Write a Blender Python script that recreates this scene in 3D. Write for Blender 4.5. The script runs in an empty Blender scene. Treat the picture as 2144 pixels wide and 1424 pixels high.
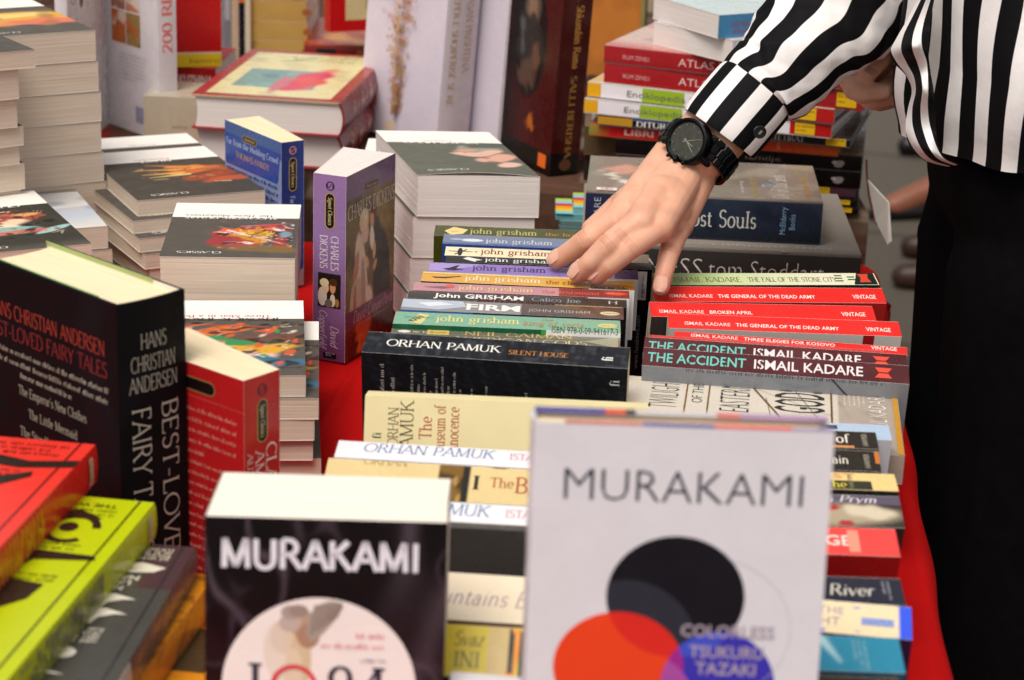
import bpy, bmesh, math, random
import numpy as np
from mathutils import Matrix, Vector

# ------------------------------------------------------------------ camera, sky, sun, exposure
sc = bpy.context.scene
COL = sc.collection
F = 4467.0                       # focal length in photo pixels (75 mm on a 36 mm wide frame, 2144 px)
PITCH, ROLL = math.radians(18.43), math.radians(2.0)
CAMZ = 0.638                     # metres above the table top (z = 0)
GROUND = -0.75
cd = bpy.data.cameras.new('camera'); cam = bpy.data.objects.new('camera', cd); COL.objects.link(cam)
cd.lens = 75; cd.sensor_width = 36; cd.clip_start = 0.02; cd.clip_end = 500
CR = Matrix.Rotation(math.pi/2-PITCH, 3, 'X') @ Matrix.Rotation(ROLL, 3, 'Z')
cam.matrix_world = Matrix.Translation((0, 0, CAMZ)) @ CR.to_4x4()
cd.dof.use_dof = True; cd.dof.focus_distance = 1.80; cd.dof.aperture_fstop = 8.8; cd.dof.aperture_blades = 7
sc.camera = cam
w = bpy.data.worlds.new('World'); sc.world = w; w.use_nodes = True
nt = w.node_tree; nt.nodes.clear()
SUN_EL, SUN_AZ = math.radians(60), math.radians(-155)   # azimuth clockwise from +Y: behind the photographer, a little to the left
sky = nt.nodes.new('ShaderNodeTexSky'); sky.sky_type = 'NISHITA'; sky.sun_disc = False
sky.sun_elevation = SUN_EL; sky.sun_rotation = SUN_AZ; sky.air_density = 1.0; sky.dust_density = 4.0
hs = nt.nodes.new('ShaderNodeHueSaturation'); hs.inputs['Saturation'].default_value = 0.12
tint = nt.nodes.new('ShaderNodeMix'); tint.data_type = 'RGBA'; tint.blend_type = 'MULTIPLY'
tint.inputs[0].default_value = 1.0; tint.inputs[7].default_value = (0.97, 0.965, 0.95, 1)   # the photograph's warm white balance
bg = nt.nodes.new('ShaderNodeBackground'); bg.inputs[1].default_value = 0.125
wo = nt.nodes.new('ShaderNodeOutputWorld')
nt.links.new(sky.outputs[0], hs.inputs['Color']); nt.links.new(hs.outputs[0], tint.inputs[6])
nt.links.new(tint.outputs[2], bg.inputs[0]); nt.links.new(bg.outputs[0], wo.inputs[0])
sd = bpy.data.lights.new('sun', 'SUN'); sd.energy = 1.95; sd.angle = math.radians(30); sd.color = (1.0, 0.935, 0.84)
so = bpy.data.objects.new('sun', sd); COL.objects.link(so)
so.rotation_euler = Vector((-math.sin(SUN_AZ)*math.cos(SUN_EL), -math.cos(SUN_AZ)*math.cos(SUN_EL), -math.sin(SUN_EL))).to_track_quat('-Z', 'Y').to_euler()
vs = sc.view_settings; vs.view_transform = 'Standard'; vs.look = 'None'; vs.exposure = 0.13; vs.gamma = 1.0; vs.use_curve_mapping = False
sc.cycles.use_denoising = True; sc.cycles.max_bounces = 6; sc.cycles.sample_clamp_indirect = 4.0

# ------------------------------------------------------------------ photo pixel -> world
def ray(px, py):
    return CR @ Vector(((px-1072)/F, -(py-712)/F, -1.0))
def P(px, py, z):                # the point at height z seen at that pixel
    r = ray(px, py); return Vector((0, 0, CAMZ)) + r*((z-CAMZ)/r.z)
def D(px, py, d):                # the point at depth d along the view
    return Vector((0, 0, CAMZ)) + ray(px, py)*d
def proj(p):
    q = CR.transposed() @ (Vector(p)-Vector((0, 0, CAMZ)))
    return 1072+F*q.x/-q.z, 712-F*q.y/-q.z

# ------------------------------------------------------------------ materials
def lin(c):
    if isinstance(c, str):
        c = [int(c[i:i+2], 16)/255 for i in (0, 2, 4)]
    return np.array([x/12.92 if x <= .04045 else ((x+.055)/1.055)**2.4 for x in c])
def newmat(name):
    m = bpy.data.materials.new(name); m.use_nodes = True
    n = m.node_tree; n.nodes.clear()
    o = n.nodes.new('ShaderNodeOutputMaterial'); b = n.nodes.new('ShaderNodeBsdfPrincipled')
    n.links.new(b.outputs[0], o.inputs[0]); return m, n, b
def nd(n, t, **k):
    x = n.nodes.new(t)
    for a, v in k.items():
        if a in x.inputs.keys(): x.inputs[a].default_value = v
        else: setattr(x, a, v)
    return x
def noise(n, scale, detail=3, vec=None, rough=.55):
    x = nd(n, 'ShaderNodeTexNoise', Scale=scale, Detail=detail, Roughness=rough)
    if vec is not None: n.links.new(vec, x.inputs['Vector'])
    return x
def bump(n, b, h, strength, dist):
    x = nd(n, 'ShaderNodeBump', Strength=strength, Distance=dist)
    n.links.new(h, x.inputs['Height']); n.links.new(x.outputs[0], b.inputs['Normal'])
def print_mat(name, rough, spec, var=.08, bs=.06):
    """printed card: the ink is a colour attribute, with scuffs and slight waviness"""
    m, n, b = newmat(name)
    a = nd(n, 'ShaderNodeAttribute', attribute_name='Col')
    tc = nd(n, 'ShaderNodeTexCoord')
    z = noise(n, 38, 5, tc.outputs['Object'])
    mx = nd(n, 'ShaderNodeMapRange'); mx.inputs[3].default_value = 1-var; mx.inputs[4].default_value = 1+var*.6
    n.links.new(z.outputs[0], mx.inputs[0])
    mul = nd(n, 'ShaderNodeVectorMath', operation='SCALE')
    n.links.new(a.outputs['Color'], mul.inputs[0]); n.links.new(mx.outputs[0], mul.inputs['Scale'])
    n.links.new(mul.outputs[0], b.inputs['Base Color'])
    r = nd(n, 'ShaderNodeMapRange'); r.inputs[1].default_value = .3; r.inputs[2].default_value = .7
    r.inputs[3].default_value = rough*.75; r.inputs[4].default_value = rough*1.3
    z2 = noise(n, 55, 4, tc.outputs['Object']); n.links.new(z2.outputs[0], r.inputs[0]); n.links.new(r.outputs[0], b.inputs['Roughness'])
    b.inputs['Specular IOR Level'].default_value = spec
    z3 = noise(n, 22, 2, tc.outputs['Object']); bump(n, b, z3.outputs[0], bs, .01)
    return m
def paper_mat(name, c1, c2):
    """edge of a page block: thin leaves seen as fine lines across the thickness (local z)"""
    m, n, b = newmat(name)
    tc = nd(n, 'ShaderNodeTexCoord')
    mp = nd(n, 'ShaderNodeMapping'); mp.inputs['Scale'].default_value = (9, 9, 900)
    n.links.new(tc.outputs['Object'], mp.inputs[0])
    z = noise(n, 1.0, 4, mp.outputs[0], .65)
    mp2 = nd(n, 'ShaderNodeMapping'); mp2.inputs['Scale'].default_value = (14, 14, 210); n.links.new(tc.outputs['Object'], mp2.inputs[0])
    big = noise(n, 1.0, 4, mp2.outputs[0], .6)
    ad = nd(n, 'ShaderNodeMath', operation='MULTIPLY_ADD'); ad.inputs[1].default_value = .35
    n.links.new(big.outputs[0], ad.inputs[0]); n.links.new(z.outputs[0], ad.inputs[2])
    cr = nd(n, 'ShaderNodeValToRGB')
    cr.color_ramp.elements[0].position = .42; cr.color_ramp.elements[0].color = (*lin(c2), 1)
    cr.color_ramp.elements[1].position = .8; cr.color_ramp.elements[1].color = (*lin(c1), 1)
    n.links.new(ad.outputs[0], cr.inputs[0]); n.links.new(cr.outputs[0], b.inputs['Base Color'])
    b.inputs['Roughness'].default_value = .85; b.inputs['Specular IOR Level'].default_value = .15
    bump(n, b, z.outputs[0], .22, .0005)
    return m
def plain(name, c, rough=.5, spec=.4, var=.12, scale=30, bs=0, bd=.002, metal=0):
    m, n, b = newmat(name); c = lin(c)
    tc = nd(n, 'ShaderNodeTexCoord'); z = noise(n, scale, 5, tc.outputs['Object'])
    cr = nd(n, 'ShaderNodeValToRGB')
    cr.color_ramp.elements[0].position = .3; cr.color_ramp.elements[0].color = (*(c*(1-var)), 1)
    cr.color_ramp.elements[1].position = .7; cr.color_ramp.elements[1].color = (*np.minimum(c*(1+var), 1), 1)
    n.links.new(z.outputs[0], cr.inputs[0]); n.links.new(cr.outputs[0], b.inputs['Base Color'])
    b.inputs['Roughness'].default_value = rough; b.inputs['Specular IOR Level'].default_value = spec; b.inputs['Metallic'].default_value = metal
    if bs: bump(n, b, z.outputs[0], bs, bd)
    return m
MAT = {
    'matte': print_mat('printed_matt_card', .55, .12),
    'gloss': print_mat('printed_gloss_card', .26, .32),
    'high': print_mat('printed_laminated_card', .13, .45, .05, .1),
    'cloth': print_mat('printed_book_cloth', .75, .2, .15, .1),
    'paper': paper_mat('page_edges_grey_cream', 'd8c8b6', 'c8b6a2'),
    'white': paper_mat('page_edges_white', 'e4dad4', 'd8cec8'),
    'bright': paper_mat('page_edges_bright', 'f6ecde', 'ebdfcf'),
    'cream': paper_mat('page_edges_cream', 'f2dfbc', 'e4cea6'),
}

# ------------------------------------------------------------------ objects, tags
def tag(o, label=None, cat=None, group=None, kind=None):
    for k, v in (('label', label), ('category', cat), ('group', group), ('kind', kind)):
        if v: o[k] = v
    return o
def empty(name, M, label, cat, group=None):
    o = bpy.data.objects.new(name, None); COL.objects.link(o); o.empty_display_size = .02
    o.matrix_world = M if isinstance(M, Matrix) else Matrix.Translation(M)
    return tag(o, label, cat, group)
class MB:
    """collects vertices, faces and colours for ONE mesh object"""
    def __init__(s, warp=None): s.v = []; s.f = []; s.c = []; s.n = 0; s.smooth = False; s.warp = warp
    def add(s, v, f, c):
        v = np.asarray(v, float).reshape(-1, 3); c = np.asarray(c, float)
        if c.ndim == 1: c = np.tile(c, (len(v), 1))
        s.v.append(v); s.c.append(c); s.f += [tuple(i+s.n for i in q) for q in f]; s.n += len(v)
    def box(s, x0, y0, z0, x1, y1, z1, c):
        v = [(x, y, z) for z in (z0, z1) for y in (y0, y1) for x in (x0, x1)]
        s.add(v, [(0, 2, 3, 1), (4, 5, 7, 6), (0, 1, 5, 4), (2, 6, 7, 3), (0, 4, 6, 2), (1, 3, 7, 5)], c)
    def build(s, name, mat, parent=None, smooth=False):
        me = bpy.data.meshes.new(name); V = np.vstack(s.v)
        if s.warp: V = s.warp(V*1000)/1000
        me.from_pydata(V.tolist(), [], s.f)
        at = me.color_attributes.new('Col', 'FLOAT_COLOR', 'POINT')
        C = np.ones((len(V), 4)); C[:, :3] = np.vstack(s.c); at.data.foreach_set('color', C.ravel())
        me.materials.append(MAT[mat] if isinstance(mat, str) else mat)
        if smooth: me.polygons.foreach_set('use_smooth', [True]*len(me.polygons))
        o = bpy.data.objects.new(name, me); COL.objects.link(o)
        if parent: o.parent = parent
        return o

# ------------------------------------------------------------------ lettering
# a serif stroke alphabet (caps 1 high, x-height .64); sans comes from Blender's built-in face
GLYPH = {
'A': '.74;t0,0,.37,1;L.37,1,.74,0;h.15,.36,.59,.36', 'B': '.62;L.1,0,.1,1;h.1,1,.32,1;h.1,.52,.34,.52;h.1,0,.34,0;a.32,.76,.22,.24,-90,90;a.34,.26,.26,.26,-90,90',
'C': '.74;a.42,.5,.4,.5,45,315', 'D': '.76;L.1,0,.1,1;h.1,1,.3,1;h.1,0,.3,0;a.3,.5,.42,.5,-90,90',
'E': '.6;L.1,0,.1,1;h.1,1,.55,1;h.1,.52,.45,.52;h.1,0,.57,0;v.55,1,.55,.85;v.57,0,.57,.16', 'F': '.56;L.1,0,.1,1;h.1,1,.54,1;h.1,.52,.44,.52;v.54,1,.54,.84',
'G': '.8;a.42,.5,.4,.5,45,330;L.72,.02,.72,.42', 'H': '.8;L.1,0,.1,1;L.7,0,.7,1;h.1,.52,.7,.52', 'I': '.3;L.15,0,.15,1', 'J': '.4;L.26,.1,.26,1;a.1,.05,.16,.2,-90,10',
'K': '.72;L.1,0,.1,1;t.1,.45,.6,1;L.26,.6,.68,0', 'L': '.58;L.1,0,.1,1;h.1,0,.55,0;v.55,0,.55,.2', 'M': '.94;t.1,0,.12,1;L.12,1,.46,.05;t.46,.05,.8,1;L.8,1,.84,0',
'N': '.8;t.1,0,.1,1;L.1,1,.68,0;t.68,0,.68,1', 'O': '.84;a.42,.5,.4,.5,0,360', 'P': '.58;L.1,0,.1,1;h.1,1,.3,1;h.1,.46,.3,.46;a.3,.73,.25,.27,-90,90',
'Q': '.84;a.42,.5,.4,.5,0,360;L.5,.1,.8,-.2', 'R': '.7;L.1,0,.1,1;h.1,1,.3,1;h.1,.5,.3,.5;a.3,.75,.24,.25,-90,90;L.34,.5,.68,0',
'S': '.54;a.28,.76,.2,.24,30,270;a.27,.27,.22,.27,-150,90', 'T': '.66;L.33,0,.33,1;h.02,1,.64,1;v.02,1,.02,.84;v.64,1,.64,.84', 'U': '.78;L.1,.3,.1,1;t.66,.3,.66,1;a.38,.3,.28,.3,180,360',
'V': '.72;L.02,1,.36,0;t.36,0,.7,1', 'W': '1.02;L.02,1,.28,0;t.28,0,.5,.95;L.5,.95,.76,0;t.76,0,1,1', 'X': '.7;L.05,1,.65,0;t.05,0,.65,1', 'Y': '.68;L.02,1,.34,.48;t.34,.48,.66,1;L.34,0,.34,.48', 'Z': '.62;h.06,1,.56,1;T.56,1,.04,0;h.04,0,.58,0',
'a': '.5;L.38,0,.38,.42;a.24,.44,.14,.2,0,160;a.22,.2,.17,.2,20,340', 'b': '.54;L.1,0,.1,1;a.28,.31,.2,.32,-150,150', 'c': '.46;a.26,.32,.21,.32,50,310', 'd': '.56;L.44,0,.44,1;a.25,.31,.2,.32,30,330', 'e': '.5;a.26,.32,.21,.32,0,310;h.06,.33,.46,.33',
'f': '.36;L.14,0,.14,.8;a.28,.8,.14,.2,40,180;h.02,.62,.3,.62', 'g': '.52;a.24,.38,.18,.26,0,360;a.24,-.14,.2,.16,0,360;t.38,.56,.48,.64', 'h': '.58;L.1,0,.1,1;a.28,.38,.18,.26,0,160;L.46,0,.46,.4', 'i': '.26;L.13,0,.13,.64;d.13,.86', 'j': '.26;L.15,-.14,.15,.64;a.03,-.14,.12,.16,-90,0;d.15,.86',
'k': '.54;L.1,0,.1,1;t.1,.3,.44,.62;L.22,.38,.5,0', 'l': '.26;L.13,0,.13,1', 'm': '.86;L.1,0,.1,.64;a.26,.4,.16,.24,0,150;L.42,0,.42,.42;a.58,.4,.16,.24,0,150;L.74,0,.74,.42', 'n': '.58;L.1,0,.1,.64;a.28,.38,.18,.26,0,160;L.46,0,.46,.4', 'o': '.54;a.27,.32,.22,.32,0,360', 'p': '.56;L.1,-.3,.1,.64;a.29,.32,.2,.32,-150,150',
'q': '.56;L.44,-.3,.44,.64;a.25,.32,.2,.32,30,330', 'r': '.4;L.1,0,.1,.64;a.28,.42,.17,.22,50,160', 's': '.4;a.21,.47,.14,.17,30,270;a.2,.17,.15,.17,-150,90', 't': '.34;L.14,.12,.14,.82;h.02,.62,.3,.62;a.24,.14,.1,.14,180,320', 'u': '.58;L.1,.24,.1,.64;a.28,.22,.18,.22,180,350;L.46,0,.46,.64', 'v': '.5;L.02,.64,.25,0;t.25,0,.48,.64',
'w': '.74;L.02,.64,.2,0;t.2,0,.37,.6;L.37,.6,.54,0;t.54,0,.72,.64', 'x': '.52;L.04,.64,.48,0;t.04,0,.48,.64', 'y': '.5;L.02,.64,.26,0;t.1,-.3,.48,.64', 'z': '.46;h.04,.64,.42,.64;T.42,.64,.04,0;h.04,0,.44,0',
' ': '.34;', '.': '.24;d.1,.05', ',': '.24;t.06,-.14,.13,.08', '-': '.36;h.04,.36,.32,.36', "'": '.2;v.1,1,.08,.78', '!': '.26;L.13,.28,.13,1;d.13,.05', '1': '.4;L.22,0,.22,1', '8': '.6;a.3,.75,.2,.25,0,360;a.3,.25,.26,.26,0,360', '4': '.6;L.42,0,.42,1;t.42,1,.04,.3;h.04,.3,.58,.3', '9': '.58;a.28,.7,.22,.3,0,360;t.5,.7,.3,0',
'0': '.6;a.3,.5,.25,.5,0,360', '2': '.56;a.28,.74,.22,.26,0,170;T.48,.66,.06,0;h.06,0,.54,0', '5': '.56;a.26,.3,.24,.3,-140,100;L.12,.55,.14,1;h.14,1,.5,1', '7': '.52;h.04,1,.5,1;T.5,1,.2,0', '&': '.78;a.3,.77,.16,.22,0,360;a.3,.26,.24,.27,60,330;L.2,.6,.7,0', '|': '.2;v.1,1,.1,0', 'ë': '.5;a.26,.32,.21,.32,0,310;h.06,.33,.46,.33;d.16,.86;d.36,.86', 'Ë': '.6;L.1,0,.1,1;h.1,1,.55,1;h.1,.52,.45,.52;h.1,0,.57,0;d.22,1.18;d.42,1.18'}
_sc = {}
def serif_text(s, tk=.13, tn=.055, sf=.09, slant=0):
    key = (s, tk, tn, sf, slant)
    if key in _sc: return _sc[key]
    V, Fc, x0 = [], [], 0.0
    def quad(a, b, c, d):
        i = len(V); V.extend([a, b, c, d]); Fc.append((i, i+1, i+2, i+3))
    for ch in s:
        g = GLYPH.get(ch, GLYPH['o']).split(';')
        for st in g[1:]:
            if not st: continue
            k, q = st[0], [float(t) for t in st[1:].split(',')]
            if k == 'd':
                quad(*[(x0+q[0]+dx*tk*.55, q[1]+dy*tk*.55) for dx, dy in ((-1, 0), (0, -1), (1, 0), (0, 1))]); continue
            if k == 'a':
                m = max(5, int(abs(q[5]-q[4])/24)); an = np.radians(np.linspace(q[4], q[5], m+1))
                pts = np.c_[q[0]+q[2]*np.cos(an), q[1]+q[3]*np.sin(an)]
            else: pts = np.array([[q[0], q[1]], [q[2], q[3]]]); pts = pts[0]+(pts[1]-pts[0])*np.linspace(0, 1, 5)[:, None]
            L, R = [], []
            for i in range(len(pts)):
                d = pts[min(i+1, len(pts)-1)]-pts[max(i-1, 0)]; d = d/(np.hypot(*d)+1e-9)
                t = {'L': tk, 'T': tk, 't': tn*1.25, 'h': tn, 'v': tn}.get(k, tn+(tk-tn)*abs(d[1])**1.3)
                nrm = np.array([-d[1], d[0]])*t/2
                L.append(pts[i]+nrm); R.append(pts[i]-nrm)
            for i in range(len(pts)-1):
                quad(*[(x0+p[0], p[1]) for p in (L[i], R[i], R[i+1], L[i+1])])
            if k in 'LtT' and sf > 0 and abs(q[3]-q[1]) > abs(q[2]-q[0])*.6:
                for (ex, ey) in ((q[0], q[1]), (q[2], q[3])):
                    if min(abs(ey-y) for y in (0, 1, .64, -.3)) < .01:
                        up = ey > .3; half = abs(ey-.64) < .01
                        ya, yb = (ey-tn, ey) if up else (ey, ey+tn)
                        quad((x0+ex-sf-tk/3, ya), (x0+ex+(0 if half else sf+tk/3), ya), (x0+ex+(0 if half else sf+tk/3), yb), (x0+ex-sf-tk/3, yb))
        x0 += float(g[0])+.06
    V = np.array(V) if V else np.zeros((0, 2))
    if slant and len(V): V[:, 0] += V[:, 1]*slant
    _sc[key] = (V, Fc, x0); return _sc[key]
_bc = {}
def sans_text(s, bold=0):
    key = (s, bold)
    if key in _bc: return _bc[key]
    cu = bpy.data.curves.new('t', 'FONT'); cu.body = s; cu.resolution_u = 2; cu.dimensions = '2D'; cu.fill_mode = 'BOTH'; cu.offset = bold
    o = bpy.data.objects.new('t', cu); COL.objects.link(o)
    dg = bpy.context.evaluated_depsgraph_get(); dg.update()
    me = bpy.data.meshes.new_from_object(o.evaluated_get(dg))
    n = len(me.vertices); V = np.zeros(n*3); me.vertices.foreach_get('co', V); V = V.reshape(-1, 3)[:, :2]/.73
    Fc = [tuple(p.vertices) for p in me.polygons]; wd = V[:, 0].max() if n else .3
    bpy.data.objects.remove(o); bpy.data.curves.remove(cu); bpy.data.meshes.remove(me)
    _bc[key] = (V, Fc, wd); return _bc[key]

# ------------------------------------------------------------------ printed faces (units: mm on the face)
class Face:
    def __init__(s, mb, wd, ht, m3): s.mb, s.w, s.h, s.m3, s.k = mb, wd, ht, m3, 0
    def put(s, uv, faces, col):
        s.k += 1; uv = np.asarray(uv, float).reshape(-1, 2)
        s.mb.add(s.m3(uv[:, 0], uv[:, 1], .14+.025*s.k), faces, col if not isinstance(col, str) else lin(col))
    def base(s, col, nu=1, nv=1):
        if callable(col): nu, nv = max(nu, int(s.w/1.6)), max(nv, int(s.h/1.6))
        U, V = np.meshgrid(np.linspace(0, s.w, nu+1), np.linspace(0, s.h, nv+1)); U, V = U.ravel(), V.ravel()
        f = [(j*(nu+1)+i, j*(nu+1)+i+1, (j+1)*(nu+1)+i+1, (j+1)*(nu+1)+i) for j in range(nv) for i in range(nu)]
        s.mb.add(s.m3(U, V, 0), f, col(U, V) if callable(col) else lin(col))
    def rect(s, x0, y0, x1, y1, col, n=6):
        x0, x1, y0, y1 = max(x0, 0), min(x1, s.w), max(y0, 0), min(y1, s.h)
        if x1 <= x0 or y1 <= y0: return
        nu = n if x1-x0 > 20 else 1; nv = 8 if getattr(s, 'curved', 0) else n if y1-y0 > 20 else 1
        if s.mb.smooth: nu, nv = max(1, int(abs(x1-x0)/4)), max(1, int(abs(y1-y0)/4))
        U, V = np.meshgrid(np.linspace(x0, x1, nu+1), np.linspace(y0, y1, nv+1))
        f = [(j*(nu+1)+i, j*(nu+1)+i+1, (j+1)*(nu+1)+i+1, (j+1)*(nu+1)+i) for j in range(nv) for i in range(nu)]
        s.put(np.c_[U.ravel(), V.ravel()], f, col)
    def poly(s, pts, col): s.put(pts, [tuple(range(len(pts)))], col)
    def ell(s, cx, cy, rx, ry, col, ring=0, n=40, a0=0, a1=360):
        a = np.radians(np.linspace(a0, a1, n+1)); o = np.c_[cx+rx*np.cos(a), cy+ry*np.sin(a)]
        i_ = np.c_[cx+(rx-ring)*np.cos(a), cy+(ry-ring)*np.sin(a)] if ring else np.tile([[cx, cy]], (n+1, 1))
        s.put(np.vstack([o, i_]), [(k, k+1, n+2+k, n+1+k) for k in range(n)], col)
    def lens(s, A, B, col, n=90):
        """where two ellipses (cx, cy, rx, ry) overlap"""
        q = []
        for E, O in ((A, B), (B, A)):
            for t in np.linspace(0, 2*math.pi, n, endpoint=False):
                x, y = E[0]+E[2]*math.cos(t), E[1]+E[3]*math.sin(t)
                if ((x-O[0])/O[2])**2+((y-O[1])/O[3])**2 <= 1.0001: q.append((x, y))
        if len(q) < 3: return
        mx, my = sum(p[0] for p in q)/len(q), sum(p[1] for p in q)/len(q); q.sort(key=lambda p: math.atan2(p[1]-my, p[0]-mx)); s.poly(q, col)
    def pill(s, x0, y0, x1, y1, col, r=None):
        r = r or min(abs(x1-x0), abs(y1-y0))/2; pts = []
        for cx, cy, a in ((x1-r, y1-r, 0), (x0+r, y1-r, 90), (x0+r, y0+r, 180), (x1-r, y0+r, 270)):
            for t in range(0, 91, 18): pts.append((cx+r*math.cos(math.radians(a+t)), cy+r*math.sin(math.radians(a+t))))
        s.poly(pts, col)
    def text(s, t, x, y, h, col, font='sans', wd=None, ang=0, al='l', bold=0, tk=.13, tn=.055, sf=.09, slant=0):
        """t starting at (x, y) on its baseline, capitals h high, forced to width wd, reading along ang degrees"""
        V, Fc, L = serif_text(t, tk, tn, sf, slant) if font == 'serif' else sans_text(t, bold)
        if not len(V): return
        V = V*h; L = L*h
        if wd: V = V*np.array([wd/L, 1]); L = wd
        if slant and font != 'serif': V = V+np.c_[V[:, 1]*slant, 0*V[:, 1]]
        V = V-np.array([{'l': 0, 'c': L/2, 'r': L}[al], 0])
        a = math.radians(ang); R = np.array([[math.cos(a), math.sin(a)], [-math.sin(a), math.cos(a)]])
        s.put(V@R+np.array([x, y]), Fc, col)
    def lines(s, x, y, wd, n, h, gap, col, seed=0, ang=0):
        """small print: rows of letter-like ticks grouped in words"""
        rg = random.Random(seed); an = math.radians(ang); ca, sa = math.cos(an), math.sin(an)
        V, Fc = [], []
        for k in range(n):
            u, end = 0, wd*(1 if k < n-1 or n == 1 else rg.uniform(.4, .8)); left = rg.randint(2, 8)
            while u < end:
                lw = h*rg.uniform(.16, .3); hh = h*(.95 if rg.random() < .28 else .66)
                q = [(u, -k*gap), (u+lw, -k*gap), (u+lw, -k*gap+hh), (u, -k*gap+hh)]
                if rg.random() < .45: V_ = [(u+lw, -k*gap+hh-h*.14), (u+lw+h*.2, -k*gap+hh-h*.14), (u+lw+h*.2, -k*gap+hh), (u+lw, -k*gap+hh)]
                else: V_ = None
                for Q in (q, V_):
                    if Q: i = len(V); V += [(x+p*ca-r*sa, y+p*sa+r*ca) for p, r in Q]; Fc.append((i, i+1, i+2, i+3))
                u += h*rg.uniform(.42, .62); left -= 1
                if left <= 0: u += h*.45; left = rg.randint(2, 9)
        if V: s.put(V, Fc, col)

# painting helpers for cover pictures: col(U, V) -> colours
class Art:
    def __init__(s, base, seed=1): s.b, s.ops, s.rg = lin(base), [], np.random.RandomState(seed)
    def wob(s, sc_):
        k = s.rg.normal(size=(7, 2))/sc_; p = s.rg.uniform(0, 6.28, 7)
        return lambda U, V: sum(np.sin(U*a+V*b+c) for (a, b), c in zip(k, p))/3.2
    def rect(s, x0, y0, x1, y1, c): s.ops.append((lambda U, V: ((U >= x0) & (U <= x1) & (V >= y0) & (V <= y1))*1.0, lin(c))); return s
    def ell(s, cx, cy, rx, ry, c, rot=0, soft=.25, wob=.0, amt=1):
        a = math.radians(rot); ca, sa = math.cos(a), math.sin(a); wf = s.wob(max(rx, ry)*.35)
        def f(U, V):
            x, y = (U-cx)*ca+(V-cy)*sa, -(U-cx)*sa+(V-cy)*ca
            r = np.sqrt((x/rx)**2+(y/ry)**2)+wob*wf(U, V)
            return amt*np.clip((1-r)/soft+.5, 0, 1)
        s.ops.append((f, lin(c))); return s
    def blot(s, c, sc_=12, th=.3, amt=.8, box=None):
        wf = s.wob(sc_)
        def f(U, V):
            m = amt*np.clip((wf(U, V)-th)*3, 0, 1)
            if box: m = m*((U >= box[0]) & (U <= box[2]) & (V >= box[1]) & (V <= box[3]))
            return m
        s.ops.append((f, lin(c))); return s
    def vein(s, c, sc_=20, wd=.08, amt=.8):
        wf, w2 = s.wob(sc_), s.wob(sc_*2.2)
        s.ops.append((lambda U, V: amt*np.exp(-(wf(U, V)/wd)**2)*np.clip(w2(U, V)*1.6+.5, 0, 1), lin(c))); return s
    def streak(s, x0, y0, x1, y1, wd, c, amt=1):
        def f(U, V):
            dx, dy = x1-x0, y1-y0; t = np.clip(((U-x0)*dx+(V-y0)*dy)/(dx*dx+dy*dy), 0, 1)
            d = np.hypot(U-x0-t*dx, V-y0-t*dy); return amt*np.clip((wd*(1-.6*t)-d)/(wd*.5), 0, 1)
        s.ops.append((f, lin(c))); return s
    def brush(s, n, cols, box, ln, wd, ang=0, spread=60, seed=0, amt=.9):
        rg = random.Random(seed)
        for k in range(n):
            x, y = rg.uniform(box[0], box[2]), rg.uniform(box[1], box[3]); t = math.radians(ang+rg.uniform(-spread, spread)); l_ = ln*rg.uniform(.4, 1.3)
            s.streak(x, y, x+l_*math.cos(t), y+l_*math.sin(t), wd*rg.uniform(.5, 1.4), rg.choice(cols), amt)
        return s
    def ramp(s, v0, v1, c, ax=1, amt=1):
        s.ops.append((lambda U, V: amt*np.clip(((V if ax else U)-v0)/(v1-v0), 0, 1), lin(c))); return s
    def __call__(s, U, V):
        C = np.tile(s.b, (len(U), 1))
        for f, c in s.ops:
            m = f(U, V)[:, None]; C = C*(1-m)+c*m
        return C

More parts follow.
